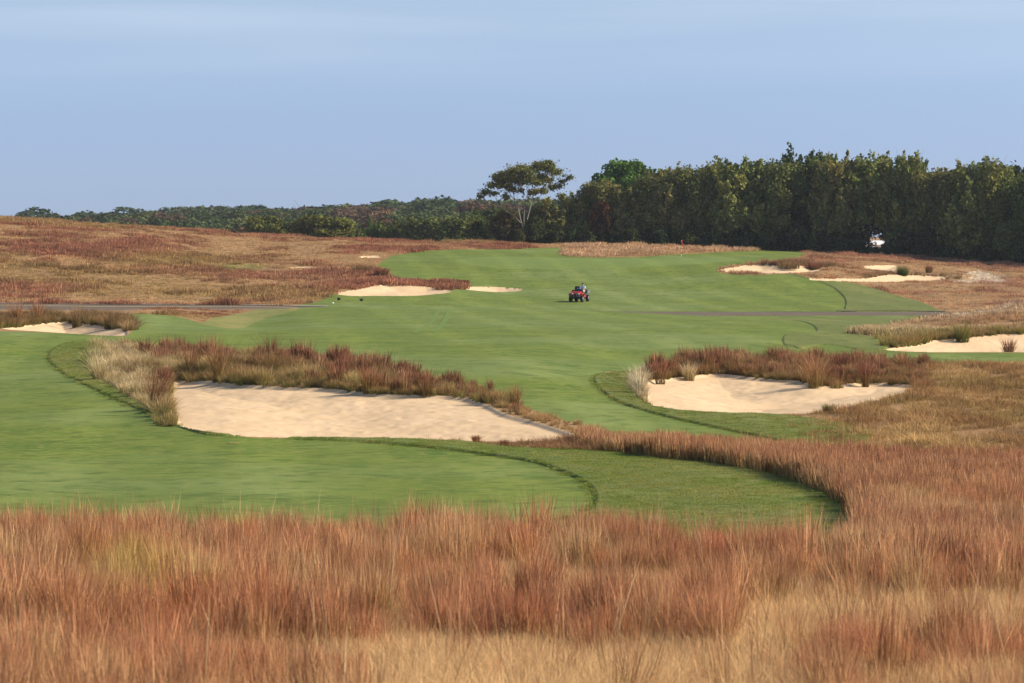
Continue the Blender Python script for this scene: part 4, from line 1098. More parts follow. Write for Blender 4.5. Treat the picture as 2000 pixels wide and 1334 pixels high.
def lobes_crown(name, seed, lobes, n, size, mat=None, shell=0.55):
    g = np.random.default_rng(seed)
    vol = np.array([(l[3] * l[4] * l[5]) ** 0.67 for l in lobes]); cnt = (n * vol / vol.sum()).astype(int)
    P, D, S = [], [], []
    for l, c in zip(lobes, cnt):
        d = g.normal(0, 1, (c, 3)); d /= np.linalg.norm(d, axis=1)[:, None]
        r = (shell + (1 - shell) * g.uniform(0, 1, c)) * (0.86 + 0.28 * vnoise(d[:, 0] * 3 + 9 + l[0], d[:, 1] * 3 + d[:, 2] * 2 + 9 + l[1], seed))
        p = d * r[:, None] * np.array(l[3:6]) + np.array(l[:3])
        p[:, 2] = np.maximum(p[:, 2], 0.1)
        P.append(p); D.append(d); S.append(np.clip(g.uniform(0, 1) * 0.6 + 0.4 * g.uniform(0, 1, c), 0, 1))
    return leaves_mesh(name, np.concatenate(P), np.concatenate(D), size, g, np.concatenate(S), mat or M_LEAF)


def trunk_mb(seed, hgt, r0, nb=7, lean=0.05, spread=0.35, b0=0.2):
    g = np.random.default_rng(seed); mb = MB()
    pts = [Vector((g.normal(0, lean) * hgt * t, g.normal(0, lean) * hgt * t, hgt * t - (0.3 if t == 0 else 0))) for t in np.linspace(0, 1, 6)]
    mb.tube(pts, [r0 * (1 - 0.8 * t) * (1.25 if t == 0 else 1) for t in np.linspace(0, 1, 6)], 8)
    for i in range(nb):
        t = b0 + (0.95 - b0) * (i + 0.5) / nb; j = min(4, int(t * 5)); f = t * 5 - j
        p = pts[j].lerp(pts[j + 1], f); a = g.uniform(0, 2 * PI); L = hgt * spread * g.uniform(0.7, 1.2)
        q = [p, p + Vector((math.cos(a) * L * .5, math.sin(a) * L * .5, L * .45)), p + Vector((math.cos(a) * L * .85, math.sin(a) * L * .85, L * 1.1))]
        rr = r0 * (1 - 0.75 * t) * 0.5; mb.tube(q, [rr, rr * .7, rr * .25], 6)
    return mb


def make_tree(name, crown_me, trunk_me):
    r = empty(name, (0, 0, 0)); c = link('crown', crown_me, parent=r); t = link('trunk', trunk_me, parent=r)
    return r


def dup_tree(root):
    r = root.copy(); COL.objects.link(r)
    for ch in list(root.children):
        c = ch.copy(); COL.objects.link(c); c.parent = r
    return r


ALL_KINDS = []


class Kind:
    """a kind of tree: the first use places the original, later uses are copies"""
    def __init__(self, name, crown_me, trunk_me, h): self.root = make_tree(name, crown_me, trunk_me); self.used = False; self.h = h; ALL_KINDS.append(self)

    def place(self, px, Y, top, color, label, cat='tree', group=None, width=1.0, rz=None, sink=0.0):
        r = self.root if not self.used else dup_tree(self.root)
        self.used = True
        X, Y, Z = at_dist(px, Y)
        ztop = H - (top - 420) / F * Y
        s = max(0.1, (ztop - Z + sink) / self.h)
        r.location = (X, Y, Z - sink); r.scale = (s * width, s * width, s); r.rotation_euler = (0, 0, rz if rz is not None else random.uniform(0, 2 * PI))
        for ch in r.children:
            if ch.name.startswith('crown'): ch.color = (*color, 1)
        tag(r, label, cat, group); return r


def trunk_mesh(seed, hgt, r0, mat=None, **kw):
    mb = trunk_mb(seed, hgt, r0, **kw); me = bpy.data.meshes.new('trunk'); me.from_pydata(mb.v, [], mb.f); me.update()
    me.materials.append(mat or M_BARK)
    for p in me.polygons: p.use_smooth = True
    return me


FEATHER = [Kind('leafy_tree', sprays_crown('crown', 400 + i, 12.0, rad=3.7 + 0.3 * (i % 3), nsp=125, per=125, size=0.30, upward=0.80, fat=0.40), trunk_mesh(420 + i, 9.5, 0.20), 12.3) for i in range(6)]
BROAD = [Kind('broad_tree', sprays_crown('crown', 430 + i, 12.0, rad=5.2, nsp=210, per=125, size=0.31, upward=0.66, fat=0.29), trunk_mesh(436 + i, 9.0, 0.22), 12.0) for i in range(3)]
BUSHY = [Kind('broad_tree', sprays_crown('crown', 440 + i, 8.0, rad=4.0, nsp=100, per=120, size=0.31, upward=0.6, fat=0.5), trunk_mesh(450 + i, 6.0, 0.22), 8.2) for i in range(3)]
SHRUB = [Kind('shrub', sprays_crown('crown', 460 + i, 3.2, rad=1.7, base=0.1, nsp=36, per=80, size=0.26, upward=0.9), trunk_mesh(470 + i, 2.2, 0.07, nb=5), 3.3) for i in range(2)]


def pine_lobes(seed, h, rad, n=18):
    g = np.random.default_rng(seed); out = []
    for i in range(n):
        t = g.uniform(0.0, 1.0); z = h * (0.34 + 0.58 * t); rr = rad * math.sqrt(max(0, 1 - (max(0, t - 0.25) / 0.85) ** 2)) * math.sqrt(g.uniform(0.1, 1)) * 0.80
        a = g.uniform(0, 2 * PI); w = rad * g.uniform(0.26, 0.42)
        out.append((rr * math.cos(a), rr * math.sin(a), z, w, w, w * 0.55))
    return out


PINE = [Kind('pine_tree', lobes_crown('crown', 480 + i, pine_lobes(480 + i, 9.0, 4.6, 26), 8500, 0.34), trunk_mesh(485 + i, 8.0, 0.24, nb=9, spread=0.4, b0=0.15), 9.0) for i in range(2)]
ROUNDP = Kind('round_pine', lobes_crown('crown', 495, [(2.6 * math.cos(a) * r, 2.6 * math.sin(a) * r, z, 1.7, 1.7, 1.35) for a, r, z in [(0.3, 1, 8.3), (1.3, 1.1, 8.0), (2.4, 1, 8.4), (3.4, 1.1, 8.0), (4.4, 1, 8.2), (5.4, 1.15, 7.9), (0.8, 0.45, 9.7), (2.9, 0.5, 9.9), (4.9, 0.4, 9.8), (0.2, 1.3, 6.6), (1.9, 1.4, 6.4), (3.7, 1.4, 6.6), (5.2, 1.35, 6.3), (0, 0, 8.2)]], 9500, 0.30), trunk_mesh(496, 9.0, 0.3), 11.1)
def round_lobes(seed, h, rad, n):
    g = np.random.default_rng(seed); out = []
    for i in range(n):
        t = g.uniform(0, 1); z = h * (0.14 + 0.74 * t); rr = rad * math.sqrt(max(0.05, 1 - ((t - 0.42) / 0.66) ** 2)) * math.sqrt(g.uniform(0.25, 1)) * 0.80
        a = g.uniform(0, 2 * PI); w = rad * g.uniform(0.24, 0.38); out.append((rr * math.cos(a), rr * math.sin(a), z, w, w, w * g.uniform(0.75, 1.15)))
    return out


ROUNDT = [Kind('round_tree', lobes_crown('crown', 500 + i, round_lobes(500 + i, 12.0, 5.0, 46), 17000, 0.29, shell=0.45), trunk_mesh(505 + i, 9.5, 0.22), 11.9) for i in range(2)]
FAR_D = []
for i in range(5):
    g_ = np.random.default_rng(510 + i)
    lob = [(g_.normal(0, 1.7), g_.normal(0, 1.7), g_.uniform(3.2, 6.8), g_.uniform(1.8, 2.7), g_.uniform(1.8, 2.7), g_.uniform(1.3, 2.0)) for _ in range(9)] + [(g_.normal(0, 2.2), g_.normal(0, 2.2), 2.0, 2.6, 2.6, 1.9) for _ in range(4)]
    FAR_D.append(lob)
DOME = [Kind('dome_tree', lobes_crown('crown', 520 + i, FAR_D[i], 5200, 0.42, shell=0.72), trunk_mesh(525 + i, 6.0, 0.22), 8.6) for i in range(4)]

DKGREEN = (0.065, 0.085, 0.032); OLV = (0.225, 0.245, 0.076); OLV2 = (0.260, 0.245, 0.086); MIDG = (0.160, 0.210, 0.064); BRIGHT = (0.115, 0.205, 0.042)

# ---- the dark row on the right: front row, left to right
ROW = [  # px, distance, top row, kind, colour, width, label
    (1088, 402, 400, 0, OLV2, 1.05, 'low olive tree at the left end of the dark wood, beside the pale-limbed tree'),
    (1128, 404, 378, 1, OLV, 0.95, 'olive tree at the left end of the dark wood, directly above the red cart'),
    (1168, 403, 352, 2, OLV2, 0.85, 'olive-brown tree in front of the left flank of the bright round pine'),
    (1216, 404, 356, 3, OLV2, 0.85, 'olive tree in front of the middle of the bright round pine'),
    (1262, 405, 347, 4, OLV, 0.85, 'olive tree in front of the right flank of the bright round pine'),
    (1306, 404, 329, 5, OLV2, 0.82, 'olive tree with twiggy top just left of the flagstick'),
    (1352, 404, 324, 0, OLV, 0.82, 'tree rising just right of the flagstick in the dark wood edge'),
    (1396, 406, 322, 1, OLV2, 0.80, 'second tree right of the flagstick in the dark wood edge'),
    (1440, 404, 313, 2, OLV, 0.78, 'third tree right of the flagstick in the dark wood edge'),
    (1486, 405, 318, 3, MIDG, 0.80, 'fourth tree right of the flagstick, lower than its neighbours'),
    (1530, 404, 313, 4, OLV, 0.78, 'tree left of the highest crown of the dark wood'),
    (1566, 408, 296, 5, DKGREEN, 0.62, 'highest dark green crown of the wood, narrow and ragged'),
    (1610, 406, 297, 0, MIDG, 0.70, 'dark crown joined to the right side of the highest one'),
    (1630, 401, 306, 1, OLV2, 0.64, 'tall olive tree left of the gap with the white shed'),
        (1766, 402, 300, 3, OLV, 0.62, 'tall olive tree just right of the white shed'),
    (1782, 404, 293, 4, MIDG, 0.55, 'narrow tall tree at the step where the wood drops lower'),
    (1815, 400, 336, 5, OLV2, 0.90, 'lower tree in the dip right of the tallest group'),
    (1860, 400, 330, 0, OLV2, 0.85, 'olive tree in the dip, second right of the tallest group'),
    (1898, 399, 318, 1, OLV, 0.75, 'bright-topped tree left of the last round crown at the right edge'),
    (1930, 400, 311, 2, OLV, 0.75, 'pointed tree next to the last round crown at the right edge'),
    (1992, 396, 345, 3, MIDG, 0.85, 'green tree at the right edge of the photo, lit low down'),
    (2050, 398, 325, 4, OLV, 0.9, 'tree just past the right edge of the dark wood'),
]
for px_, Y_, top_, k_, col_, w_, lb_ in ROW:
    j = np.random.default_rng(int(px_)).uniform(0.9, 1.12)
    Y_ = float(np.interp(px_, [1060, 1500, 1750, 2060], [408, 403, 397, 386])) + (Y_ - 403) * 0.8
    if px_ in (1168, 1262, 1352, 1396, 1486, 1530, 1815, 1860, 1930, 1992, 2050): ROUNDT[int(px_) // 4 % 2].place(px_, Y_, top_, tuple(c * 0.8 for c in col_), lb_, 'tree', 'trees of the dark wood edge', w_ * 1.05); continue
    if k_ % 2 == 0 and not 1600 < px_ < 1790: BROAD[(k_ // 2) % 3].place(px_, Y_, top_, tuple(c * j for c in col_), lb_, 'tree', 'trees of the dark wood edge', w_ * 1.15); continue
    FEATHER[k_].place(px_, Y_, top_, tuple(c * j for c in col_), lb_, 'tree', 'trees of the dark wood edge', w_ * (1.30 if not 1600 < px_ < 1790 else 1.12))
for px_, Y_, k_ in ((2110, 381, 1), (2165, 377, 4), (2225, 372, 0), (2290, 367, 3)):
    FEATHER[k_].place(px_, Y_, 318, OLV, 'tree continuing the dark wood edge past the right edge of the photo', 'tree', 'trees of the wood beyond the right edge', 1.2)
CLEAR = Kind('leafy_tree', sprays_crown('crown', 411, 12.0, rad=3.9, base=3.6, nsp=125, per=125, size=0.30, upward=0.85, fat=0.45), trunk_mesh(431, 9.5, 0.17, b0=0.38), 12.3)
for px_, Y_, top_, w_, lb_ in ((1696, 399.5, 299, 0.85, 'tall clear-stemmed olive tree with its crown over the white shed'),):
    CLEAR.place(px_, Y_, top_, OLV, lb_, 'tree', 'trees of the dark wood edge', w_)
CLEAR.place(1730, 411, 316, DKGREEN, 'dark clear-stemmed tree behind the white shed gap', 'tree', None, 0.95); CLEAR.place(1660, 413, 318, DKGREEN, 'second dark clear-stemmed tree, left behind the white shed gap', 'tree', None, 0.95)
# round crowns standing behind the row
ROUNDP.place(1224, 425, 313, BRIGHT, 'bright green round-topped pine rising behind the dark wood', 'tree', None, 1.02, 0.4)
BUSHY[0].place(1282, 424, 331, (0.105, 0.175, 0.042), 'smaller bright green crown on the right shoulder of the round pine', 'tree', None, 0.7)
BUSHY[1].place(1965, 412, 321, (0.060, 0.075, 0.026), 'rounded dark crown rising behind the last trees at the right', 'tree', None, 0.62)
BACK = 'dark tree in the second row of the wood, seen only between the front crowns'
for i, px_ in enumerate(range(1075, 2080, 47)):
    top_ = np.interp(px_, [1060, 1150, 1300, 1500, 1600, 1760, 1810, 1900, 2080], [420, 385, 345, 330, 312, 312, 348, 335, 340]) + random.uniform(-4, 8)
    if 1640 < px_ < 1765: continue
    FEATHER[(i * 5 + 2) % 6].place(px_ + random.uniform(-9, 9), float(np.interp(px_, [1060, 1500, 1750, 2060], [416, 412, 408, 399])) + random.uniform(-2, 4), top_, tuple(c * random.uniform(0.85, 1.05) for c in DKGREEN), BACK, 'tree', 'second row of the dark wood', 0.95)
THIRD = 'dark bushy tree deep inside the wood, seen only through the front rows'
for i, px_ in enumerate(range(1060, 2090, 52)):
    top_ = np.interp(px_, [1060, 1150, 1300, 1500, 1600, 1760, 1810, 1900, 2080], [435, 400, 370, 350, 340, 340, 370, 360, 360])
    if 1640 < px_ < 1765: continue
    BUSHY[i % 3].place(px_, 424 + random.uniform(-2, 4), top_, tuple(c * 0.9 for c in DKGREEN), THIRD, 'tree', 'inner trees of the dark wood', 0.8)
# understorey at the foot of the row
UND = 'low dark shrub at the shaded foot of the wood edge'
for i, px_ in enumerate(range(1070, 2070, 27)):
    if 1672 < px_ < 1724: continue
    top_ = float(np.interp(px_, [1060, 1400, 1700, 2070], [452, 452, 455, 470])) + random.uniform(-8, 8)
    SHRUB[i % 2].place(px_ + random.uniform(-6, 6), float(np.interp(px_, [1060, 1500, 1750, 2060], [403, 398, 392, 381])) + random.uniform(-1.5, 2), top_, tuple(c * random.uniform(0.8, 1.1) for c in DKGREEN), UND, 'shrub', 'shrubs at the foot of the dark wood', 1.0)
SHRUB[0].place(1173, 404.5, 392, (0.15, 0.070, 0.034), 'tall russet-leaved shrub at the left end of the dark wood', 'shrub', None, 0.5)
FEATHER[5].place(1888, 388, 345, (0.13, 0.185, 0.045), 'slim bright green tree in front of the lower trees at the right', 'tree', None, 0.42)
SHRUB[1].place(1738, 393, 466, MIDG, 'small shrub just right of the gap with the white shed', 'shrub', None, 0.6)

for px_ in (1680, 1700, 1722):
    SHRUB[px_ % 3 % 2].place(px_, 392.5, 481 + (px_ % 5) * 0.6, tuple(c * 0.9 for c in DKGREEN), 'knee-high dark shrub hiding the foot of the white shed', 'shrub', 'low shrubs below the white shed', 2.2)
# ---- white shed glimpsed in the gap
X_, Y_, Z_ = at_dist(1700, 449)
M_WHITE = simple_mat('white_painted_boards', (0.80, 0.80, 0.79), 0.6, var=0.03)
M_ROOFG = simple_mat('white_shed_roof', (0.66, 0.66, 0.67), 0.8)
sh = empty('shed', (X_, Y_, Z_), math.radians(38)); tag(sh, 'white-walled shed glimpsed through the gap low in the dark wood', 'shed')
mb = MB(); mb.prism_x([(-2.6, -0.3), (2.6, -0.3), (2.6, 2.5), (0, 3.0), (-2.6, 2.5)], -2.6, 2.6); mb.build('wall', M_WHITE, sh, 0.0)
mb = MB()
for sgn in (-1, 1):
    mb.prism_x([(0, 3.005), (sgn * 2.9, 2.445), (sgn * 2.9, 2.535), (0, 3.095)], -2.8, 2.8)
mb.build('roof', M_ROOFG, sh)

# ---- the pale-limbed tree
X_, Y_, Z_ = at_dist(1023, 404)
hero = empty('pale_limbed_tree', (X_, Y_, Z_)); tag(hero, 'tall umbrella-shaped tree with pale bare limbs and thin reddish olive leaves', 'tree')
SCM = 404 / F                    # metres per photo pixel at the tree


def hp(x, y, dy=0.0): return Vector(((x - 1023) * SCM, dy, H - (y - 420) * SCM - Z_))


tmb = MB(); lmb = MB()
tmb.tube([hp(1024, 488), hp(1024, 468), hp(1023, 452)], [0.20, 0.16, 0.13], 10)
LIMBS = [([(1023, 452, 0), (1016, 426, .2), (1012, 406, .4), (1006, 393, .8), (997, 380, 1.0), (990, 368, 1.2), (983, 356, 1.5)], .15), ([(1023, 452, 0), (1023, 425, -.2), (1024, 412, -.3), (1024, 398, -.6), (1022, 378, -1), (1016, 358, -1.3), (1010, 340, -1.6)], .15),
         ([(1023, 453, 0), (1029, 430, .2), (1034, 412, .3), (1038, 395, .6), (1042, 378, .8), (1047, 358, 1), (1050, 338, 1.2), (1054, 322, 1.3)], .17), ([(1042, 380, .8), (1058, 374, .2), (1072, 366, -.3), (1084, 358, -.6), (1100, 352, -1), (1112, 346, -1.2)], .08),
         ([(1006, 393, .8), (1002, 376, .2), (996, 362, -.4), (994, 348, -.9), (998, 336, -1)], .09), ([(1024, 400, -.6), (1030, 380, -1.5), (1034, 362, -2), (1032, 342, -2.2)], .09),
         ([(1020, 438, 0), (1006, 424, -1), (986, 410, -1.6), (973, 402, -1.8), (968, 386, -1.8), (960, 374, -1.6), (950, 368, -1.4)], .10), ([(990, 368, 1.2), (978, 362, 1.8), (968, 352, 2)], .06),
         ([(1038, 395, .6), (1052, 386, 1.6), (1066, 372, 2.2), (1080, 350, 2.4), (1088, 336, 2.4)], .08), ([(1047, 358, 1), (1062, 344, .2), (1074, 330, -.3)], .06), ([(1022, 448, 0), (1040, 436, -1), (1060, 428, -1.8), (1072, 416, -2.2), (1084, 404, -2.4)], .09),
         ([(1012, 406, .4), (1012, 392, 1.4), (1008, 370, 2), (1004, 352, 2.3)], .07)]
tips = []
for pts, r in LIMBS:
    P_ = [hp(x, y, d) for x, y, d in pts]
    lmb.tube(P_, [0.62 * r * (1 - 0.72 * i / (len(P_) - 1)) for i in range(len(P_))], 7)
    tips.append((P_[-1], (P_[-1] - P_[-2]).normalized()))
tmb.build('trunk', M_PALEBARK, hero, smooth_shade=True)
g_ = np.random.default_rng(77)
# twigs
CL = [(985, 352, 1.5, 15, 9), (972, 346, 1.8, 12, 8), (1000, 336, -1, 14, 9), (1012, 334, -1.6, 14, 9), (1032, 338, -2.2, 14, 9), (1052, 322, 1.2, 14, 7), (1066, 326, 0, 13, 8), (1074, 330, -.3, 12, 8), (1088, 336, 2.4, 11, 8), (1042, 332, 1, 14, 8), (1020, 328, 1.0, 13, 8),
      (1060, 346, .4, 15, 7), (1004, 350, 2.3, 14, 8), (990, 362, 1.2, 14, 7), (1034, 352, -2, 13, 8), (1016, 354, 0.8, 15, 8), (1112, 347, -1.2, 8, 6), (1098, 355, -1, 9, 5), (1092, 364, -.8, 9, 5), (960, 362, -1.4, 10, 7), (948, 376, -1.4, 10, 6), (938, 384, -1.3, 7, 4), (965, 378, -1.6, 8, 5),
      (1070, 316, 0.2, 9, 4), (1078, 323, 0.3, 7, 4), (1047, 374, .8, 8, 6), (1035, 377, .3, 5, 7), (1072, 352, 2.2, 12, 7), (1096, 382, -2.0, 8, 5), (1104, 390, -2.2, 7, 5), (1024, 345, 2.2, 13, 8), (1048, 348, 2.4, 12, 7), (980, 340, 0, 10, 6), (1002, 370, -.5, 9, 6), (1062, 372, 1.2, 10, 6), (1018, 372, 1.5, 8, 5), (1078, 366, -1, 9, 6), (975, 362, 1, 9, 6), (1052, 358, -1.5, 11, 6), (1068, 392, 1.8, 9, 6), (988, 384, -1.6, 8, 6)]
Pc, Dc, Sc = [], [], []
for x, y, d, rx, rz in CL:
    c = hp(x, y, d); k_ = int(6.0 * rx * rz * 1.25)
    dd = g_.normal(0, 1, (k_, 3)); dd /= np.linalg.norm(dd, axis=1)[:, None]; rr = np.abs(g_.normal(0, 0.62, (k_, 1)))
    Pc.append(np.array(c) + dd * rr * np.array([rx * SCM * 1.08, rx * SCM * 1.0, rz * SCM]) * (0.8 + 0.5 * vnoise(dd[:, 0] * 3 + x, dd[:, 2] * 3 + y, 5))[:, None]); Dc.append(dd); Sc.append(np.full(k_, g_.uniform(0.2, 1)))
    lmb.tube([Vector(c) + Vector((0, 0, -rz * SCM * 1.3)) + Vector(((1023 - x) * SCM * 0.12, -d * 0.15, 0)), Vector(c), Vector(c) + Vector((g_.normal(0, .4), g_.normal(0, .4), rz * SCM * 0.9))], [0.035, 0.025, 0.010], 5)
lmb.build('limb', M_PALEBARK, hero, smooth_shade=True)
cr = link('crown', leaves_mesh('crown', np.concatenate(Pc), np.concatenate(Dc), 0.22, g_, np.concatenate(Sc), M_LEAF), parent=hero); cr.color = (0.175, 0.185, 0.062, 1)

# low shaded trees around its foot
BUSHY[1].place(1014, 398, 447, (0.085, 0.090, 0.032), 'small dark bush right in front of the pale trunk', 'tree', None, 0.7)
BUSHY[0].place(1042, 402, 424, (0.075, 0.085, 0.030), 'low dark bush hiding the foot of the pale trunk', 'tree', None, 0.8)
BUSHY[2].place(985, 407, 409, (0.14, 0.11, 0.048), 'reddish olive low tree in front and left of the pale-limbed tree', 'tree', None, 0.95)
BUSHY[0].place(1062, 406, 402, (0.12, 0.115, 0.042), 'dark leaning tree at the right foot of the pale-limbed tree', 'tree', None, 0.8)
BUSHY[1].place(940, 416, 430, (0.066, 0.082, 0.030), 'dark green tree second left of the pale-limbed tree', 'tree', None, 1.0)
BUSHY[2].place(1010, 412, 440, (0.07, 0.068, 0.026), 'dark low crown directly behind the foot of the pale trunk', 'tree', None, 0.9)
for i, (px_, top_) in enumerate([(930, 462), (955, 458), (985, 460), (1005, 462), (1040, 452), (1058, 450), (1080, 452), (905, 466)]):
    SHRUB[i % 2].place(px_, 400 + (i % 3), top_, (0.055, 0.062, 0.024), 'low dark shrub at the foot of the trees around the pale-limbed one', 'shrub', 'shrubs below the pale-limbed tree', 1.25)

# ---- middle distance trees behind the brown hill
MID = [  # px, distance, top, kind, colour, width, label
    (520, 470, 421, PINE[0], (0.088, 0.092, 0.026), 0.9, 'spreading yellow-green pine, left one of the pair behind the hill crest'),
    (632, 468, 419, PINE[1], (0.090, 0.094, 0.024), 1.25, 'widest yellow-green pine with layered boughs behind the hill crest'),
    (572, 476, 432, PINE[1], (0.074, 0.086, 0.026), 0.9, 'small pine between the two yellow-green pines'),
    (690, 478, 447, BUSHY[0], (0.075, 0.090, 0.028), 0.9, 'low green bush right of the widest pine'),
    (738, 482, 430, FEATHER[1], (0.072, 0.094, 0.028), 0.9, 'upright green tree right of the widest pine, on the crest'),
    (785, 480, 427, FEATHER[2], (0.082, 0.098, 0.030), 1.0, 'second upright green tree right of the widest pine'),
    (830, 478, 424, BUSHY[1], (0.086, 0.100, 0.030), 1.0, 'round green tree midway between the wide pine and the pale-limbed tree'),
    (872, 474, 422, FEATHER[4], (0.090, 0.100, 0.032), 1.0, 'light green tree third left of the pale-limbed tree'),
    (905, 468, 418, BUSHY[2], (0.078, 0.094, 0.030), 1.0, 'full green tree close behind the reddish olive low tree'),
    (950, 476, 404, FEATHER[0], (0.070, 0.090, 0.030), 1.1, 'green tree seen left through the limbs of the pale tree'),
    (1000, 480, 402, FEATHER[3], (0.066, 0.086, 0.030), 1.1, 'green tree seen behind the trunk of the pale tree'),
    (1060, 478, 398, FEATHER[5], (0.062, 0.082, 0.030), 1.1, 'green tree behind the gap between pale tree and dark wood'),
    (760, 505, 440, BUSHY[0], (0.060, 0.078, 0.028), 1.1, 'darker tree behind the upright green ones'),
    (855, 500, 430, BUSHY[1], (0.060, 0.078, 0.028), 1.1, 'darker tree behind the round green one'),
    (660, 500, 440, BUSHY[2], (0.055, 0.075, 0.028), 1.1, 'dark tree peeping out behind the widest pine'),
]
for px_, Y_, top_, K_, col_, w_, lb_ in MID:
    K_.place(px_, Y_, top_, tuple(c * 1.6 for c in col_), lb_, 'tree', None, w_)
# crowns that stand out on the far skyline
SKY = [(70, 900, 404, 1.5, (0.032, 0.050, 0.026), 'dark round crown standing alone at the left end of the skyline'), (266, 1000, 404, 1.25, (0.036, 0.056, 0.028), 'dark dome crown on the left skyline, second bump from the left end'),
       (385, 1000, 401, 1.2, (0.040, 0.058, 0.030), 'broad green crown on the skyline left of its highest stretch'), (455, 1000, 400, 1.2, (0.042, 0.060, 0.030), 'broad green crown on the skyline above the left pine'),
       (180, 950, 412, 1.2, (0.042, 0.060, 0.030), 'low green crown on the skyline between the two dark domes'), (565, 1000, 403, 1.1, (0.044, 0.062, 0.030), 'green crown on the skyline above the small pine'),
       (705, 950, 396, 1.35, (0.085, 0.052, 0.036), 'brownish purple crown on the skyline above the widest pine'), (752, 930, 391, 1.1, (0.046, 0.064, 0.030), 'green crown just right of the brownish purple one on the skyline'),
       (852, 850, 383, 1.15, (0.040, 0.060, 0.028), 'highest far crown, pointed, left of the pale-limbed tree'), (905, 850, 392, 1.2, (0.044, 0.064, 0.030), 'green far crown between the highest one and the pale-limbed tree'),
       (805, 880, 394, 1.2, (0.048, 0.066, 0.030), 'green far crown just left of the highest one'), (1075, 800, 386, 1.1, (0.045, 0.065, 0.03), 'far crown showing in the gap right of the pale-limbed tree')]
for i, (px_, Y_, top_, w_, col_, lb_) in enumerate(SKY):
    DOME[i % 4].place(px_, Y_, top_ - 1, tuple(c * 1.7 for c in col_), lb_, 'tree', None, w_ * 1.25)
# ---- the far wood as one mass
protos = [proto(lobes_crown('far_crown', 540 + i, FAR_D[i], 3600, 0.46, mat=M_LEAFI, shell=0.78)) for i in range(5)]
fx, fy, fs, fc = [], [], [], []
for Y_, n_, x0, x1, tops in [(600, 60, 330, 1250, [(0, 470), (330, 448), (500, 440), (640, 425), (800, 428), (950, 420), (1250, 410)]),
                             (720, 95, -60, 1250, [(-60, 445), (100, 440), (300, 431), (500, 425), (700, 420), (900, 412), (1250, 402)]),
                             (820, 110, -120, 1250, [(-60, 436), (100, 430), (300, 420), (500, 415), (700, 409), (860, 400), (1250, 396)]),
                             (920, 120, -160, 1250, [(-200, 434), (30, 427), (100, 421), (300, 414), (500, 408), (700, 402), (860, 394), (1250, 390)]),
                             (1030, 125, 40, 1250, [(-200, 432), (60, 426), (120, 421), (200, 417), (300, 411), (360, 405), (480, 403), (560, 406), (640, 408), (700, 401), (860, 392), (1250, 388)])]:
    for px_ in np.linspace(x0, x1, n_):
        px_ += RNG.normal(0, 6); yy = Y_ + RNG.normal(0, 22); X_ = (px_ - 1000) / F * yy; Z_ = gz(X_, yy)
        top_ = np.interp(px_, [a for a, b in tops], [b for a, b in tops]) + RNG.normal(0, 2.6)
        h_ = H - (top_ - 420) / F * yy - Z_
        sc_ = max(0.25, h_ / 8.4); fx.append(X_); fy.append(yy); fs.append((max(sc_, 0.8) * RNG.uniform(1.0, 1.55), max(sc_, 0.8) * RNG.uniform(1.0, 1.5), sc_))
        c = np.array((0.070, 0.096, 0.040)) * RNG.uniform(0.75, 1.25)
        if vnoise(np.array([px_ / 70.0]), np.array([yy / 60.0]), 9)[0] > 0.72: c = np.array((0.120, 0.080, 0.052)) * RNG.uniform(0.8, 1.15)
        elif RNG.uniform() < 0.2: c = np.array((0.125, 0.135, 0.05))
        fc.append(c)
fc = np.array(fc)
scatter('far_wood', 'far green and brownish wood covering the low rise on the horizon', 'wood', np.array(fx), np.array(fy), protos, np.array(fs), fc, fc, tilt=0.0)

for K_ in ALL_KINDS:                       # a kind the place turned out not to need
    if not K_.used:
        for ch in list(K_.root.children): bpy.data.objects.remove(ch)
        bpy.data.objects.remove(K_.root)
# ------------------------------------------------------------------ flagstick
X_, Y_, Z_ = on_ground(1331, 503, 320)
M_POLE = simple_mat('white_pole_paint', (0.80, 0.78, 0.72), 0.45, var=0.02)
M_BAND = simple_mat('dark_pole_band', (0.22, 0.06, 0.035), 0.5)
M_FLAG = simple_mat('orange_red_flag_cloth', (0.72, 0.095, 0.05), 0.8, var=0.08)
fl = empty('flagstick', (X_, Y_, Z_)); tag(fl, 'banded flagstick with orange-red flag standing on the putting green', 'flagstick')
PH = 2.13
for a_, b_ in ((0.0, 0.42), (0.62, 0.98), (1.18, 1.42)):
    mb = MB(); mb.tube([(0, 0, a_ if a_ else -0.1), (0, 0, b_)], 0.026, 8); mb.build('pole', M_POLE, fl, smooth_shade=True)
for a_, b_ in ((0.42, 0.62), (0.98, 1.18), (1.42, PH)):
    mb = MB(); mb.tube([(0, 0, a_), (0, 0, b_)], 0.026, 8); mb.build('pole_band', M_BAND, fl, smooth_shade=True)
mb = MB(); nn = 9; vv = []
for i in range(nn):
    t = i / (nn - 1)
    for top_ in (1, 0):
        # limp flag: hangs from the pole, folded
        x = 0.02 + 0.20 * t + 0.02 * math.sin(9 * t); y = 0.05 * math.sin(7 * t)
        z = PH - 0.02 - 0.62 * t if top_ else PH - 0.52 - 0.34 * t
        vv.append((x, y - 0.004, z)); vv.append((x, y + 0.004, z))
ff = []
for i in range(nn - 1):
    a = 4 * i; b = a + 4
    ff += [(a, a + 2, b + 2, b), (a + 1, b + 1, b + 3, a + 3), (a, b, b + 1, a + 1), (a + 2, a + 3, b + 3, b + 2)]
mb.add(vv, ff); mb.build('flag', M_FLAG, fl, smooth_shade=True)

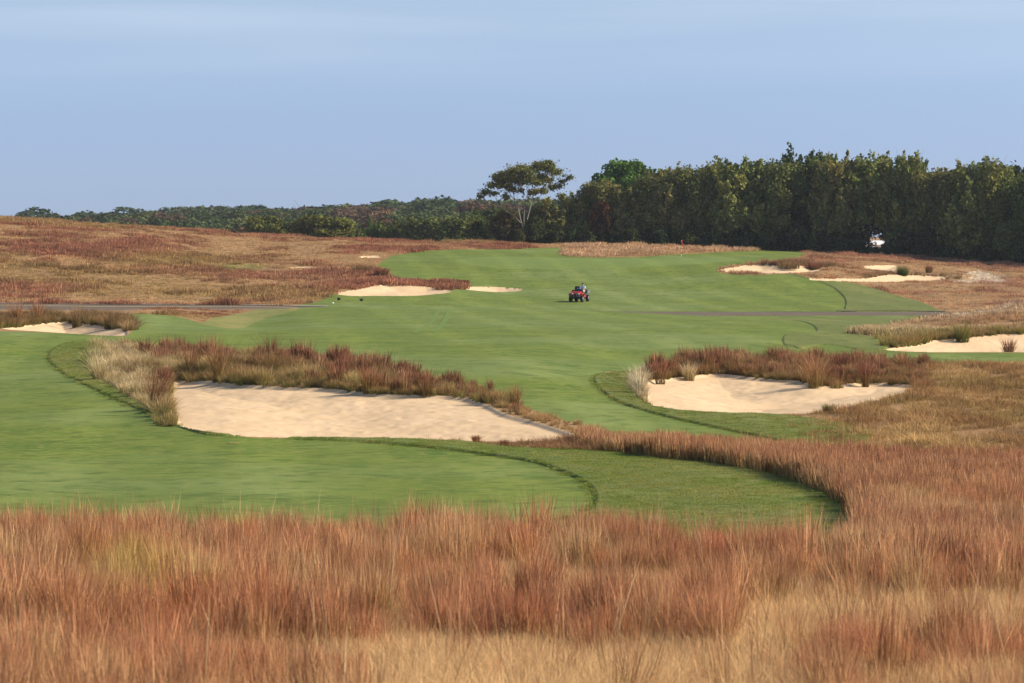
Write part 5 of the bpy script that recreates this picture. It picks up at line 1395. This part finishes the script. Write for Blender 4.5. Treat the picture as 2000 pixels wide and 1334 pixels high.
# ------------------------------------------------------------------ tee markers, stone, stick
M_BLK = simple_mat('black_plastic', (0.012, 0.012, 0.012), 0.45)
M_PEG = simple_mat('weathered_wood_peg', (0.30, 0.24, 0.16), 0.8)
for (mx_, my_), lb_ in (((662, 589), 'small black tee marker nearest the left bank of sand'), ((706, 590.5), 'small black tee marker right of its twin, below the sand')):
    X_, Y_, Z_ = on_ground(mx_, my_, 238)
    t_ = empty('tee_marker', (X_, Y_, Z_)); tag(t_, lb_, 'tee marker', 'black tee markers')
    mb = MB(); mb.tube([(0, 0, -0.1), (0, 0, 0.14)], 0.025, 8); mb.build('peg', M_PEG, t_)
    mb = MB(); mb.ball((0, 0, 0.24), 0.17, (1.05, 0.8, 0.68)); mb.tube([(0, 0, 0.10), (0, 0, 0.16)], [0.05, 0.09], 10); mb.build('marker_head', M_BLK, t_, smooth_shade=True)


def stone(px_, py_, r, ymin, col, lb, sq=(1, 0.8, 0.6), seed=1):
    X_, Y_, Z_ = on_ground(px_, py_, ymin)
    bm = bmesh.new(); bmesh.ops.create_icosphere(bm, subdivisions=3, radius=r)
    for v in bm.verts:
        k_ = 0.8 + 0.4 * float(vnoise(np.array([v.co.x / r * 1.7 + seed]), np.array([v.co.y / r * 1.7 + v.co.z / r]), seed)[0])
        v.co = Vector((v.co.x * sq[0], v.co.y * sq[1], v.co.z * sq[2])) * k_
    me = bpy.data.meshes.new('stone'); bm.to_mesh(me); bm.free()
    for p in me.polygons: p.use_smooth = True
    tag(link('stone', me, simple_mat('pale_stone', col, 0.9, var=0.2), loc=(X_, Y_, Z_ + r * sq[2] * 0.4)), lb, 'stone')


stone(457, 591, 0.34, 246, (0.62, 0.60, 0.56), 'whitish stone lying on the far verge of the road', (1.3, 0.8, 0.55), 3)
stone(650, 593, 0.10, 238, (0.62, 0.62, 0.52), 'tiny pale stone on the grass left of the tee markers', (1, 1, 0.9), 5)
X_, Y_, Z_ = on_ground(455, 869)
mb = MB(); mb.tube([(-0.19, 0, 0.012), (-0.05, 0.03, 0.022), (0.08, 0.01, 0.018), (0.20, -0.03, 0.012)], [0.010, 0.013, 0.011, 0.006], 7)
mb.tube([(0.02, 0.02, 0.02), (0.09, 0.10, 0.03)], [0.008, 0.004], 6)
tag(mb.build('stick', simple_mat('dry_stick', (0.42, 0.26, 0.12), 0.9), smooth_shade=True, loc=(X_, Y_, Z_)), 'short dry stick lying on the near fairway below the sand', 'stick')

# ------------------------------------------------------------------ utility cart (front towards -Y, driver on +X)
CXp, CYp = 1131, 590
X_, Y_, Z_ = on_ground(CXp, CYp, 250)
Y_ += 0.8; X_ = (CXp - 1000) / F * Y_; Z_ = gz(X_, Y_)
CART_R = math.radians(-17)
M_RED = simple_mat('red_cart_paint', (0.40, 0.028, 0.024), 0.32, var=0.08, spec=0.5)
M_DARK = simple_mat('black_cart_plastic', (0.018, 0.018, 0.020), 0.55)
M_TYRE = simple_mat('tyre_rubber', (0.016, 0.016, 0.016), 0.85)
M_RIM = simple_mat('grey_steel_rim', (0.20, 0.20, 0.21), 0.45, 0.6)
M_SEAT = simple_mat('black_vinyl_seat', (0.015, 0.015, 0.017), 0.5)
M_BED = simple_mat('grey_cargo_bed', (0.17, 0.17, 0.175), 0.5, 0.3)
M_LAMP = simple_mat('clear_headlight_lens', (0.75, 0.76, 0.78), 0.12, 0.3, var=0.03)
M_TUBE = simple_mat('grey_brush_guard', (0.16, 0.16, 0.17), 0.4, 0.6)
ct_ = empty('utility_cart', (X_, Y_, Z_), CART_R); tag(ct_, 'red utility cart with black brush guard driving across the far fairway', 'utility cart')
mb = MB(); mb.box((0, 0.1, 0.44), (0.86, 2.5, 0.16)); mb.box((0, -0.25, 0.50), (1.16, 0.86, 0.06)); mb.build('chassis', M_DARK, ct_, 0.02)
mb = MB(); mb.prism_x([(-1.28, 0.62), (-1.30, 0.80), (-1.10, 0.93), (-0.66, 1.02), (-0.60, 0.98), (-0.60, 0.55)], -0.44, 0.44); mb.build('hood', M_RED, ct_, 0.035)
for sx in (-1, 1):
    mb = MB(); mb.prism_x([(-1.32, 0.60), (-1.28, 0.76), (-1.10, 0.86), (-0.70, 0.88), (-0.52, 0.70), (-0.50, 0.52), (-0.56, 0.52), (-0.62, 0.66), (-0.76, 0.76), (-1.06, 0.76), (-1.20, 0.66)], sx * 0.43, sx * 0.66); mb.build('fender', M_RED, ct_, 0.015)
    mb = MB(); mb.prism_x([(-0.52, 0.44), (0.20, 0.44), (0.20, 0.62), (-0.52, 0.58)], sx * 0.54, sx * 0.62); mb.build('side_panel', M_RED, ct_, 0.015)
    mb = MB(); mb.ball((sx * 0.33, -1.30, 0.78), 0.085, (1.15, 0.45, 0.8)); mb.build('headlight', M_LAMP, ct_, smooth_shade=True)
mb = MB(); mb.box((0, -1.29, 0.68), (0.46, 0.03, 0.17))
for q in range(4): mb.box((0, -1.315, 0.62 + q * 0.04), (0.44, 0.02, 0.012))
mb.build('grille', M_DARK, ct_)
mb = MB()
mb.tube([(-0.42, -1.38, 0.42), (-0.40, -1.44, 0.66), (-0.30, -1.40, 0.86), (0.30, -1.40, 0.86), (0.40, -1.44, 0.66), (0.42, -1.38, 0.42)], 0.026, 8)
mb.tube([(-0.42, -1.43, 0.56), (0.42, -1.43, 0.56)], 0.024, 8)
for x_ in (-0.16, 0.16): mb.tube([(x_, -1.40, 0.44), (x_, -1.40, 0.86)], 0.02, 8)
mb.tube([(-0.36, -1.36, 0.46), (-0.36, -1.0, 0.46)], 0.025, 8); mb.tube([(0.36, -1.36, 0.46), (0.36, -1.0, 0.46)], 0.025, 8)
mb.build('brush_guard', M_TUBE, ct_, smooth_shade=True)
mb = MB(); mb.box((0, -0.58, 0.98), (1.06, 0.14, 0.24)); mb.box((0, -0.60, 1.11), (1.02, 0.2, 0.03)); mb.build('dashboard', M_DARK, ct_, 0.025)
mb = MB(); mb.box((0, 0.12, 0.66), (1.14, 0.56, 0.26)); mb.build('seat_base', M_DARK, ct_, 0.02)
mb = MB(); mb.box((0, 0.10, 0.85), (1.12, 0.54, 0.13)); mb.build('seat', M_SEAT, ct_, 0.04)
for sx in (-1, 1):
    b_ = MB(); b_.box((sx * 0.29, 0.40, 1.18), (0.50, 0.13, 0.54), (-0.16, 0, 0), 0.9); b_.build('backrest', M_SEAT, ct_, 0.05)
mb = MB()
for q in range(20):
    a0 = 2 * PI * q / 20; a1 = 2 * PI * (q + 1) / 20
    c_ = Vector((0.29, -0.34, 1.20)); R_ = Euler((-0.95, 0, 0)).to_matrix()
    mb.tube([c_ + R_ @ Vector((0.175 * math.cos(a0), 0.175 * math.sin(a0), 0)), c_ + R_ @ Vector((0.175 * math.cos(a1), 0.175 * math.sin(a1), 0))], 0.016, 6, cap=False)
for a0 in (0.5, 2.6, 4.7): mb.tube([c_, c_ + R_ @ Vector((0.17 * math.cos(a0), 0.17 * math.sin(a0), 0))], 0.012, 6)
mb.tube([c_, (0.29, -0.56, 0.98)], 0.02, 8); mb.build('steering_wheel', M_DARK, ct_, smooth_shade=True)
mb = MB(); y0, y1, x0, x1 = 0.56, 1.62, -0.66, 0.66
mb.box((0, (y0 + y1) / 2, 0.78), (1.32, y1 - y0, 0.04))
mb.box((x0 + 0.02, (y0 + y1) / 2, 0.95), (0.04, y1 - y0, 0.30)); mb.box((x1 - 0.02, (y0 + y1) / 2, 0.95), (0.04, y1 - y0, 0.30))
mb.box((0, y0 + 0.02, 0.95), (1.24, 0.04, 0.30)); mb.box((0, y1 - 0.02, 0.95), (1.24, 0.04, 0.30))
mb.build('cargo_bed', M_BED, ct_, 0.008)
for sx, sy, r_ in ((-1, -0.92, 0.30), (1, -0.92, 0.30), (-1, 1.02, 0.32), (1, 1.02, 0.32)):
    cx_ = sx * 0.55
    mb = MB(); mb.lathe_x([(-0.115, r_ * 0.55), (-0.125, r_ * 0.86), (-0.09, r_ * 0.98), (0, r_), (0.09, r_ * 0.98), (0.125, r_ * 0.86), (0.115, r_ * 0.55)], (cx_, sy, r_), 24)
    for q in range(16):
        a0 = 2 * PI * q / 16
        mb.box((cx_, sy + math.cos(a0) * r_ * 0.99, r_ + math.sin(a0) * r_ * 0.99), (0.20, 0.05, 0.025), (a0 - PI / 2, 0, 0))
    wl = mb.build('wheel', M_TYRE, ct_, smooth_shade=False)
    mb = MB(); mb.lathe_x([(-0.02, 0.05), (0.0, r_ * 0.52), (0.118 - 0.06, r_ * 0.54), (0.122, r_ * 0.58)][::1] if sx > 0 else [(-0.122, r_ * 0.58), (-0.058, r_ * 0.54), (0.0, r_ * 0.52), (0.02, 0.05)], (cx_, sy, r_), 20)
    mb.ball((cx_ + sx * 0.03, sy, r_), 0.06, (0.6, 1, 1)); mb.build('rim', M_RIM, wl, smooth_shade=True)
mb = MB(); mb.tube([(-0.56, -0.92, 0.30), (0.56, -0.92, 0.30)], 0.035, 8); mb.tube([(-0.56, 1.02, 0.32), (0.56, 1.02, 0.32)], 0.045, 8); mb.build('axle', M_DARK, ct_)
# cooler on the passenger side
M_BLUE = simple_mat('blue_cooler_plastic', (0.03, 0.13, 0.33), 0.4)
M_LIDW = simple_mat('pale_cooler_lid', (0.55, 0.62, 0.68), 0.4)


def in_cart(x, y, z):
    v = Matrix.Rotation(CART_R, 3, 'Z') @ Vector((x, y, z)); return (X_ + v.x, Y_ + v.y, Z_ + v.z)


# ------------------------------------------------------------------ driver
def skin_body(name, verts, edges, radii, mat, parent, sub=2):
    me = bpy.data.meshes.new(name); me.from_pydata(verts, edges, []); me.update()
    o = link(name, me, mat, parent)
    sk = o.modifiers.new('skin', 'SKIN'); sk.use_smooth_shade = True
    for v, r in zip(me.skin_vertices[0].data, radii):
        v.radius = r if hasattr(r, '__len__') else (r, r)
    me.skin_vertices[0].data[0].use_root = True
    ss = o.modifiers.new('sub', 'SUBSURF'); ss.levels = sub; ss.render_levels = sub
    dg = bpy.context.evaluated_depsgraph_get(); ev = o.evaluated_get(dg)
    me2 = bpy.data.meshes.new_from_object(ev); o.modifiers.clear(); o.data = me2
    for p in me2.polygons: p.use_smooth = True
    return o


M_SKIN = simple_mat('driver_skin', (0.46, 0.27, 0.19), 0.55, var=0.06)  # one even skin colour with slight random variation
M_SHIRT = simple_mat('pale_blue_shirt_cotton', (0.52, 0.66, 0.84), 0.85, var=0.05)
M_SHORT = simple_mat('khaki_shorts_cotton', (0.50, 0.42, 0.30), 0.9, var=0.05)
M_CAP = simple_mat('dark_cap_cloth', (0.05, 0.045, 0.045), 0.8)
M_SHOE = simple_mat('white_shoe', (0.6, 0.6, 0.58), 0.6)
M_HAIR = simple_mat('dark_short_hair', (0.03, 0.022, 0.016), 0.8)
M_EYE = simple_mat('dark_eye', (0.02, 0.02, 0.02), 0.2)
pr = empty('person', in_cart(0.31, 0.14, 0.915), CART_R); tag(pr, 'driver in pale blue shirt and dark cap seated at the wheel of the red cart', 'person')
V = []; E_ = []; Rr = []


def jv(p, r, par=None):
    V.append(p); Rr.append(r)
    if par is not None: E_.append((par, len(V) - 1))
    return len(V) - 1


pel = jv((0, 0.04, 0.10), (0.15, 0.11)); bel = jv((0, 0.07, 0.25), (0.135, 0.10), pel); che = jv((0, 0.08, 0.42), (0.165, 0.115), bel); shd = jv((0, 0.075, 0.52), (0.12, 0.08), che)
nek = jv((0, 0.06, 0.60), 0.055, shd); jaw = jv((0, 0.03, 0.665), (0.066, 0.080), nek); hed = jv((0, 0.035, 0.75), (0.078, 0.095), jaw); crn = jv((0, 0.045, 0.81), (0.062, 0.078), hed)
HANDS = []
for sx in (-1, 1):
    s0 = jv((sx * 0.185, 0.075, 0.49), 0.060, shd); el = jv((sx * 0.25, -0.10, 0.28), 0.044, s0); wr = jv((sx * 0.175, -0.36, 0.30), 0.029, el)
    pm = jv((sx * 0.165, -0.425, 0.315), (0.036, 0.018), wr)
    for q, (dx, ln) in enumerate(((-0.027, 0.070), (-0.009, 0.080), (0.010, 0.074), (0.028, 0.058))):
        f1 = jv((sx * 0.165 + dx, -0.470, 0.325), 0.009, pm); f2 = jv((sx * 0.165 + dx * 1.1, -0.470 - ln * 0.45, 0.312), 0.0085, f1); jv((sx * 0.165 + dx * 1.1, -0.470 - ln * 0.5, 0.285), 0.0075, f2)
    t1 = jv((sx * 0.165 - sx * 0.045, -0.41, 0.335), 0.011, wr); jv((sx * 0.165 - sx * 0.060, -0.452, 0.345), 0.009, t1)
    hp_ = jv((sx * 0.095, -0.01, 0.085), 0.088, pel); kn = jv((sx * 0.155, -0.43, 0.115), 0.060, hp_); an = jv((sx * 0.16, -0.52, -0.29), 0.040, kn)
    hl_ = jv((sx * 0.16, -0.535, -0.335), 0.040, an); jv((sx * 0.165, -0.66, -0.36), 0.036, hl_)
skin_body('body', V, E_, Rr, M_SKIN, pr)
SV = [(0, 0.04, 0.13), (0, 0.07, 0.25), (0, 0.08, 0.42), (0, 0.075, 0.52), (0, 0.065, 0.565)]; SR = [(0.168, 0.128), (0.152, 0.118), (0.182, 0.132), (0.14, 0.095), (0.075, 0.070)]; SE = [(0, 1), (1, 2), (2, 3), (3, 4)]
for sx in (-1, 1):
    b_ = len(SV); SV += [(sx * 0.185, 0.075, 0.49), (sx * 0.235, -0.06, 0.33)]; SR += [0.076, 0.064]; SE += [(3, b_), (b_, b_ + 1)]
skin_body('shirt', SV, SE, SR, M_SHIRT, pr)
SV = [(0, 0.04, 0.09)]; SR = [(0.165, 0.120)]; SE = []
for sx in (-1, 1):
    b_ = len(SV); SV += [(sx * 0.095, -0.01, 0.085), (sx * 0.145, -0.35, 0.112)]; SR += [0.102, 0.080]; SE += [(0, b_), (b_, b_ + 1)]
skin_body('shorts', SV, SE, SR, M_SHORT, pr)
for sx in (-1, 1): skin_body('shoe', [(sx * 0.16, -0.52, -0.345), (sx * 0.163, -0.60, -0.362), (sx * 0.167, -0.70, -0.370)], [(0, 1), (1, 2)], [0.050, 0.047, 0.036], M_SHOE, pr)
mb = MB(); mb.ball((0, 0.06, 0.765), 0.094, (0.90, 1.06, 0.85)); mb.build('hair', M_HAIR, pr, smooth_shade=True)
mb = MB(); mb.ball((0, 0.045, 0.80), 0.104, (0.92, 1.08, 0.72)); mb.prism_x([(-0.05, 0.805), (-0.17, 0.79), (-0.17, 0.80), (-0.05, 0.82)], -0.07, 0.07); mb.build('cap', M_CAP, pr, smooth_shade=True)
mb = MB(); mb.prism_x([(-0.058, 0.735), (-0.085, 0.700), (-0.052, 0.695)], -0.014, 0.014); mb.build('nose', M_SKIN, pr, 0.003)
for sx in (-1, 1):
    mb = MB(); mb.ball((sx * 0.032, -0.055, 0.742), 0.011); mb.build('eye', M_EYE, pr, smooth_shade=True)
    mb = MB(); mb.ball((sx * 0.082, 0.045, 0.725), 0.030, (0.35, 0.7, 1.05)); mb.build('ear', M_SKIN, pr, smooth_shade=True)
mb = MB(); mb.box((0, -0.050, 0.672), (0.045, 0.012, 0.010)); mb.build('mouth', simple_mat('lip_skin', (0.36, 0.15, 0.12), 0.5), pr, 0.002)

ck = empty('cooler', in_cart(-0.02, 0.10, 0.915), CART_R); tag(ck, 'blue cooler box with pale lid on the seat beside the driver', 'cooler')
mb = MB(); mb.box((0, 0, 0.16), (0.30, 0.34, 0.32), None, 1.04); mb.build('cooler_body', M_BLUE, ck, 0.02)
mb = MB(); mb.box((0, 0, 0.345), (0.33, 0.37, 0.05)); mb.build('lid', M_LIDW, ck, 0.015)
# ------------------------------------------------------------------ light, sky, camera
SUN_EL, SUN_AZ = math.radians(33), math.radians(91)      # azimuth from +Y towards +X
EXPOSURE = 0.68
sd = Vector((math.sin(SUN_AZ) * math.cos(SUN_EL), math.cos(SUN_AZ) * math.cos(SUN_EL), math.sin(SUN_EL)))
L_ = bpy.data.lights.new('sun', 'SUN'); L_.energy = 4.4; L_.angle = math.radians(0.53); L_.color = (1.0, 0.885, 0.72)
lo_ = bpy.data.objects.new('sun', L_); COL.objects.link(lo_); lo_.rotation_euler = (-sd).to_track_quat('-Z', 'Y').to_euler(); lo_.location = (60, 100, 80)

w_ = bpy.data.worlds.new('World'); SC.world = w_; w_.use_nodes = True
nt = w_.node_tree; nt.nodes.clear()
tc = nt.nodes.new('ShaderNodeTexCoord'); sp = nt.nodes.new('ShaderNodeSeparateXYZ'); nt.links.new(tc.outputs['Generated'], sp.inputs[0])
zz_ = math_n(nt, 'MAXIMUM', sp.outputs[2], 0.0)
# the clear blue is taken from a little above the true horizon: the air here is clean and dry
cb_ = nt.nodes.new('ShaderNodeCombineXYZ'); nt.links.new(sp.outputs[0], cb_.inputs[0]); nt.links.new(sp.outputs[1], cb_.inputs[1]); nt.links.new(math_n(nt, 'ADD', math_n(nt, 'MULTIPLY', zz_, 0.85), 0.16), cb_.inputs[2])
sky = nt.nodes.new('ShaderNodeTexSky'); sky.sky_type = 'NISHITA'; sky.sun_disc = False; sky.sun_elevation = SUN_EL; sky.sun_rotation = SUN_AZ
sky.altitude = 30; sky.air_density = 1.0; sky.dust_density = 0.6; sky.ozone_density = 2.0
nt.links.new(cb_.outputs[0], sky.inputs[0])
# thin streaks of high cloud
cv = nt.nodes.new('ShaderNodeCombineXYZ')
nt.links.new(math_n(nt, 'MULTIPLY', sp.outputs[0], 4.0), cv.inputs[0]); nt.links.new(math_n(nt, 'MULTIPLY', sp.outputs[1], 1.0), cv.inputs[1]); nt.links.new(math_n(nt, 'MULTIPLY', zz_, 60.0), cv.inputs[2])
cn = noise(nt, cv.outputs[0], 1.0, 4, 0.45, 0.4)
band = ramp(nt, zz_, [(0.0, 0.0), (0.034, 0.0), (0.068, 0.9), (0.085, 0.8), (0.30, 0.15), (1.0, 0.0)])
cf = math_n(nt, 'MULTIPLY', ramp(nt, cn, [(0.32, 0.08), (0.74, 0.30)]), band)
tint = ramp(nt, zz_, [(0.0, (1.02, 0.865, 0.875)), (0.030, (1.14, 1.00, 1.03)), (0.055, (1.20, 1.09, 1.07)), (0.085, (1.24, 1.13, 1.07)), (0.4, (1, 1, 1))])
c1 = mixc(nt, 1.0, sky.outputs[0], tint, 'MULTIPLY')
c2 = mixc(nt, cf, c1, (6.2, 6.7, 7.3))
bg = N(nt, 'ShaderNodeBackground', Strength=0.092); nt.links.new(c2, bg.inputs[0])
wo = nt.nodes.new('ShaderNodeOutputWorld'); nt.links.new(bg.outputs[0], wo.inputs[0])

cam = bpy.data.cameras.new('camera'); co_ = bpy.data.objects.new('camera', cam); COL.objects.link(co_)
cam.sensor_width = 36; cam.lens = 36 * F / 2000; cam.clip_start = 0.5; cam.clip_end = 20000
co_.location = (0, 0, H); co_.rotation_euler = (PI / 2 - TH, 0, 0)
cam.dof.use_dof = True; cam.dof.focus_distance = 130; cam.dof.aperture_fstop = 6.3
SC.camera = co_
vs = SC.view_settings
SC.display_settings.display_device = 'sRGB'; vs.view_transform = 'Standard'; vs.look = 'None'; vs.exposure = EXPOSURE; vs.gamma = 1; vs.use_curve_mapping = False
SC.render.engine = 'CYCLES'
cy = SC.cycles; cy.max_bounces = 6; cy.diffuse_bounces = 3; cy.transmission_bounces = 4; cy.transparent_max_bounces = 8; cy.use_denoising = True; cy.denoiser = 'OPENIMAGEDENOISE'; cy.denoising_input_passes = 'RGB_ALBEDO_NORMAL'; cy.denoising_prefilter = 'ACCURATE'; cy.use_adaptive_sampling = False; cy.caustics_reflective = False; cy.caustics_refractive = False
SC.render.use_persistent_data = False

# ---- the light summer haze of the air between here and the far wood
def haze():
    m, nt, out = newmat('thin_air_haze')
    v = nt.nodes.new('ShaderNodeVolumePrincipled'); v.inputs['Color'].default_value = (0.80, 0.88, 1.0, 1); v.inputs['Density'].default_value = 0.00008; v.inputs['Anisotropy'].default_value = 0.1
    nt.links.new(v.outputs[0], out.inputs['Volume'])
    mb = MB(); mb.box((0, 690, (GZ.min() - 1 + 34) / 2), (2000, 1520, 34 - (GZ.min() - 1)))
    return tag(mb.build('haze', m), 'thin pale haze in the air over the course', 'haze', kind='stuff')


haze()
